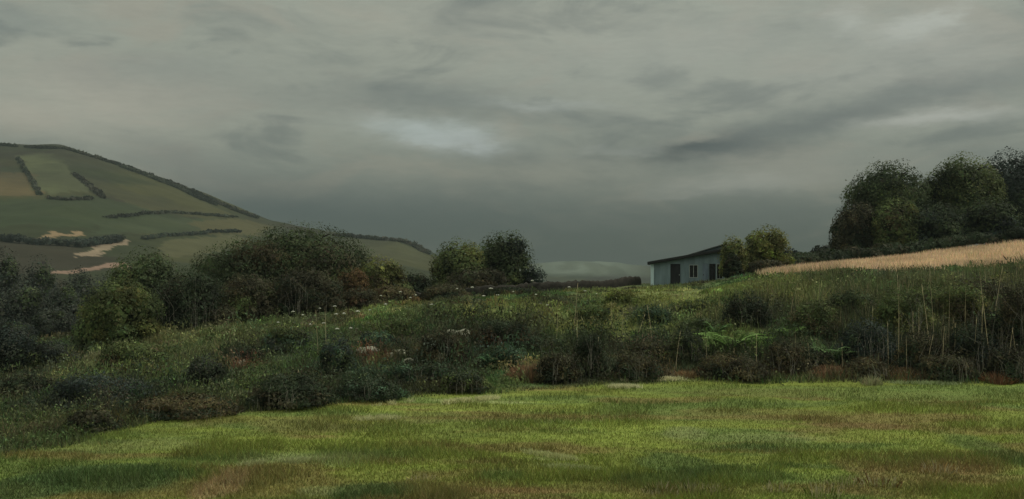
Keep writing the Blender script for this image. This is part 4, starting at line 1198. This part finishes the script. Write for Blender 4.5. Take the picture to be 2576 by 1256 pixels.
for px, py, hw, hh, rot, cc, wt in BANKS:
    a0 = math.atan(U(px)); e0 = math.atan(V(py) * math.cos(a0)); ca = math.cos(a0)
    mp = N('ShaderNodeMapping'); mp.vector_type = 'TEXTURE'
    mp.inputs['Location'].default_value = (a0, e0, 0); mp.inputs['Rotation'].default_value = (0, 0, rot)
    mp.inputs['Scale'].default_value = (hw * K / F * ca * ca, hh * K / F * ca, 1)
    Lk(add.outputs[0], mp.inputs['Vector'])
    ln = N('ShaderNodeVectorMath'); ln.operation = 'LENGTH'; Lk(mp.outputs[0], ln.inputs[0])
    gss = mth('POWER', 2.718, mth('MULTIPLY', mth('MULTIPLY', ln.outputs['Value'], ln.outputs['Value']), -1.0))
    fac = mth('MULTIPLY', gss, mth('MULTIPLY', rng_(n_mid.outputs['Fac'], .3, .7, .55, 1.25, False), wt), True)
    col = mixrgb(fac, col, cc)
fine = rng_(n_fine.outputs['Fac'], .3, .7, .955, 1.045, False)
sc = N('ShaderNodeVectorMath'); sc.operation = 'SCALE'; Lk(col, sc.inputs[0]); Lk(fine, sc.inputs['Scale'])
# an overcast sky is about three times brighter overhead than at the horizon
sc2 = N('ShaderNodeVectorMath'); sc2.operation = 'SCALE'; Lk(sc.outputs[0], sc2.inputs[0]); Lk(rng_(el, .26, 1.2, 1.0, 3.6), sc2.inputs['Scale'])
sky = N('ShaderNodeTexSky'); sky.sky_type = 'NISHITA'; sky.sun_disc = False; sky.sun_elevation = SUN_EL; sky.sun_rotation = SUN_AZ
sk = N('ShaderNodeVectorMath'); sk.operation = 'SCALE'; Lk(sky.outputs[0], sk.inputs[0]); sk.inputs['Scale'].default_value = 1.0
# the cloud colours above are finished radiances: divide by the background strength
STR = 0.10
sc3 = N('ShaderNodeVectorMath'); sc3.operation = 'SCALE'; Lk(sc2.outputs[0], sc3.inputs[0]); sc3.inputs['Scale'].default_value = 1.0 / STR
fin = mixrgb(.95, sk.outputs[0], sc3.outputs[0])
Lk(fin, bg.inputs['Color']); bg.inputs['Strength'].default_value = STR

# haze: closed box of even air
hz = MB(); hz.box(-5200, -700, -32, 5200, 5600, 215)
m, mt, mo = new_mat('haze_air')
pv = mt.nodes.new('ShaderNodeVolumePrincipled'); pv.inputs['Density'].default_value = .00036
pv.inputs['Color'].default_value = (.235, .285, .28, 1); pv.inputs['Anisotropy'].default_value = .0
mt.links.new(pv.outputs[0], mo.inputs['Volume'])
ho = hz.build('haze', m); tag(ho, kind='stuff')

# ------------------------------------------------------------------ camera and output
cam = bpy.data.cameras.new('camera'); cam.sensor_width = 36; cam.lens = F / 1024 * 36
cam.shift_y = (HZ - 249.5) / 1024; cam.clip_start = .1; cam.clip_end = 20000
co = link(bpy.data.objects.new('camera', cam)); co.location = (0, 0, 0); co.rotation_euler = (math.radians(90), 0, 0)
scene.camera = co
scene.view_settings.view_transform = 'Standard'; scene.view_settings.look = 'None'
scene.view_settings.exposure = 0.3; scene.view_settings.gamma = 1
scene.render.engine = 'CYCLES'
scene.cycles.use_denoising = True
scene.cycles.max_bounces = 6; scene.cycles.volume_bounces = 0
scene.cycles.use_adaptive_sampling = True
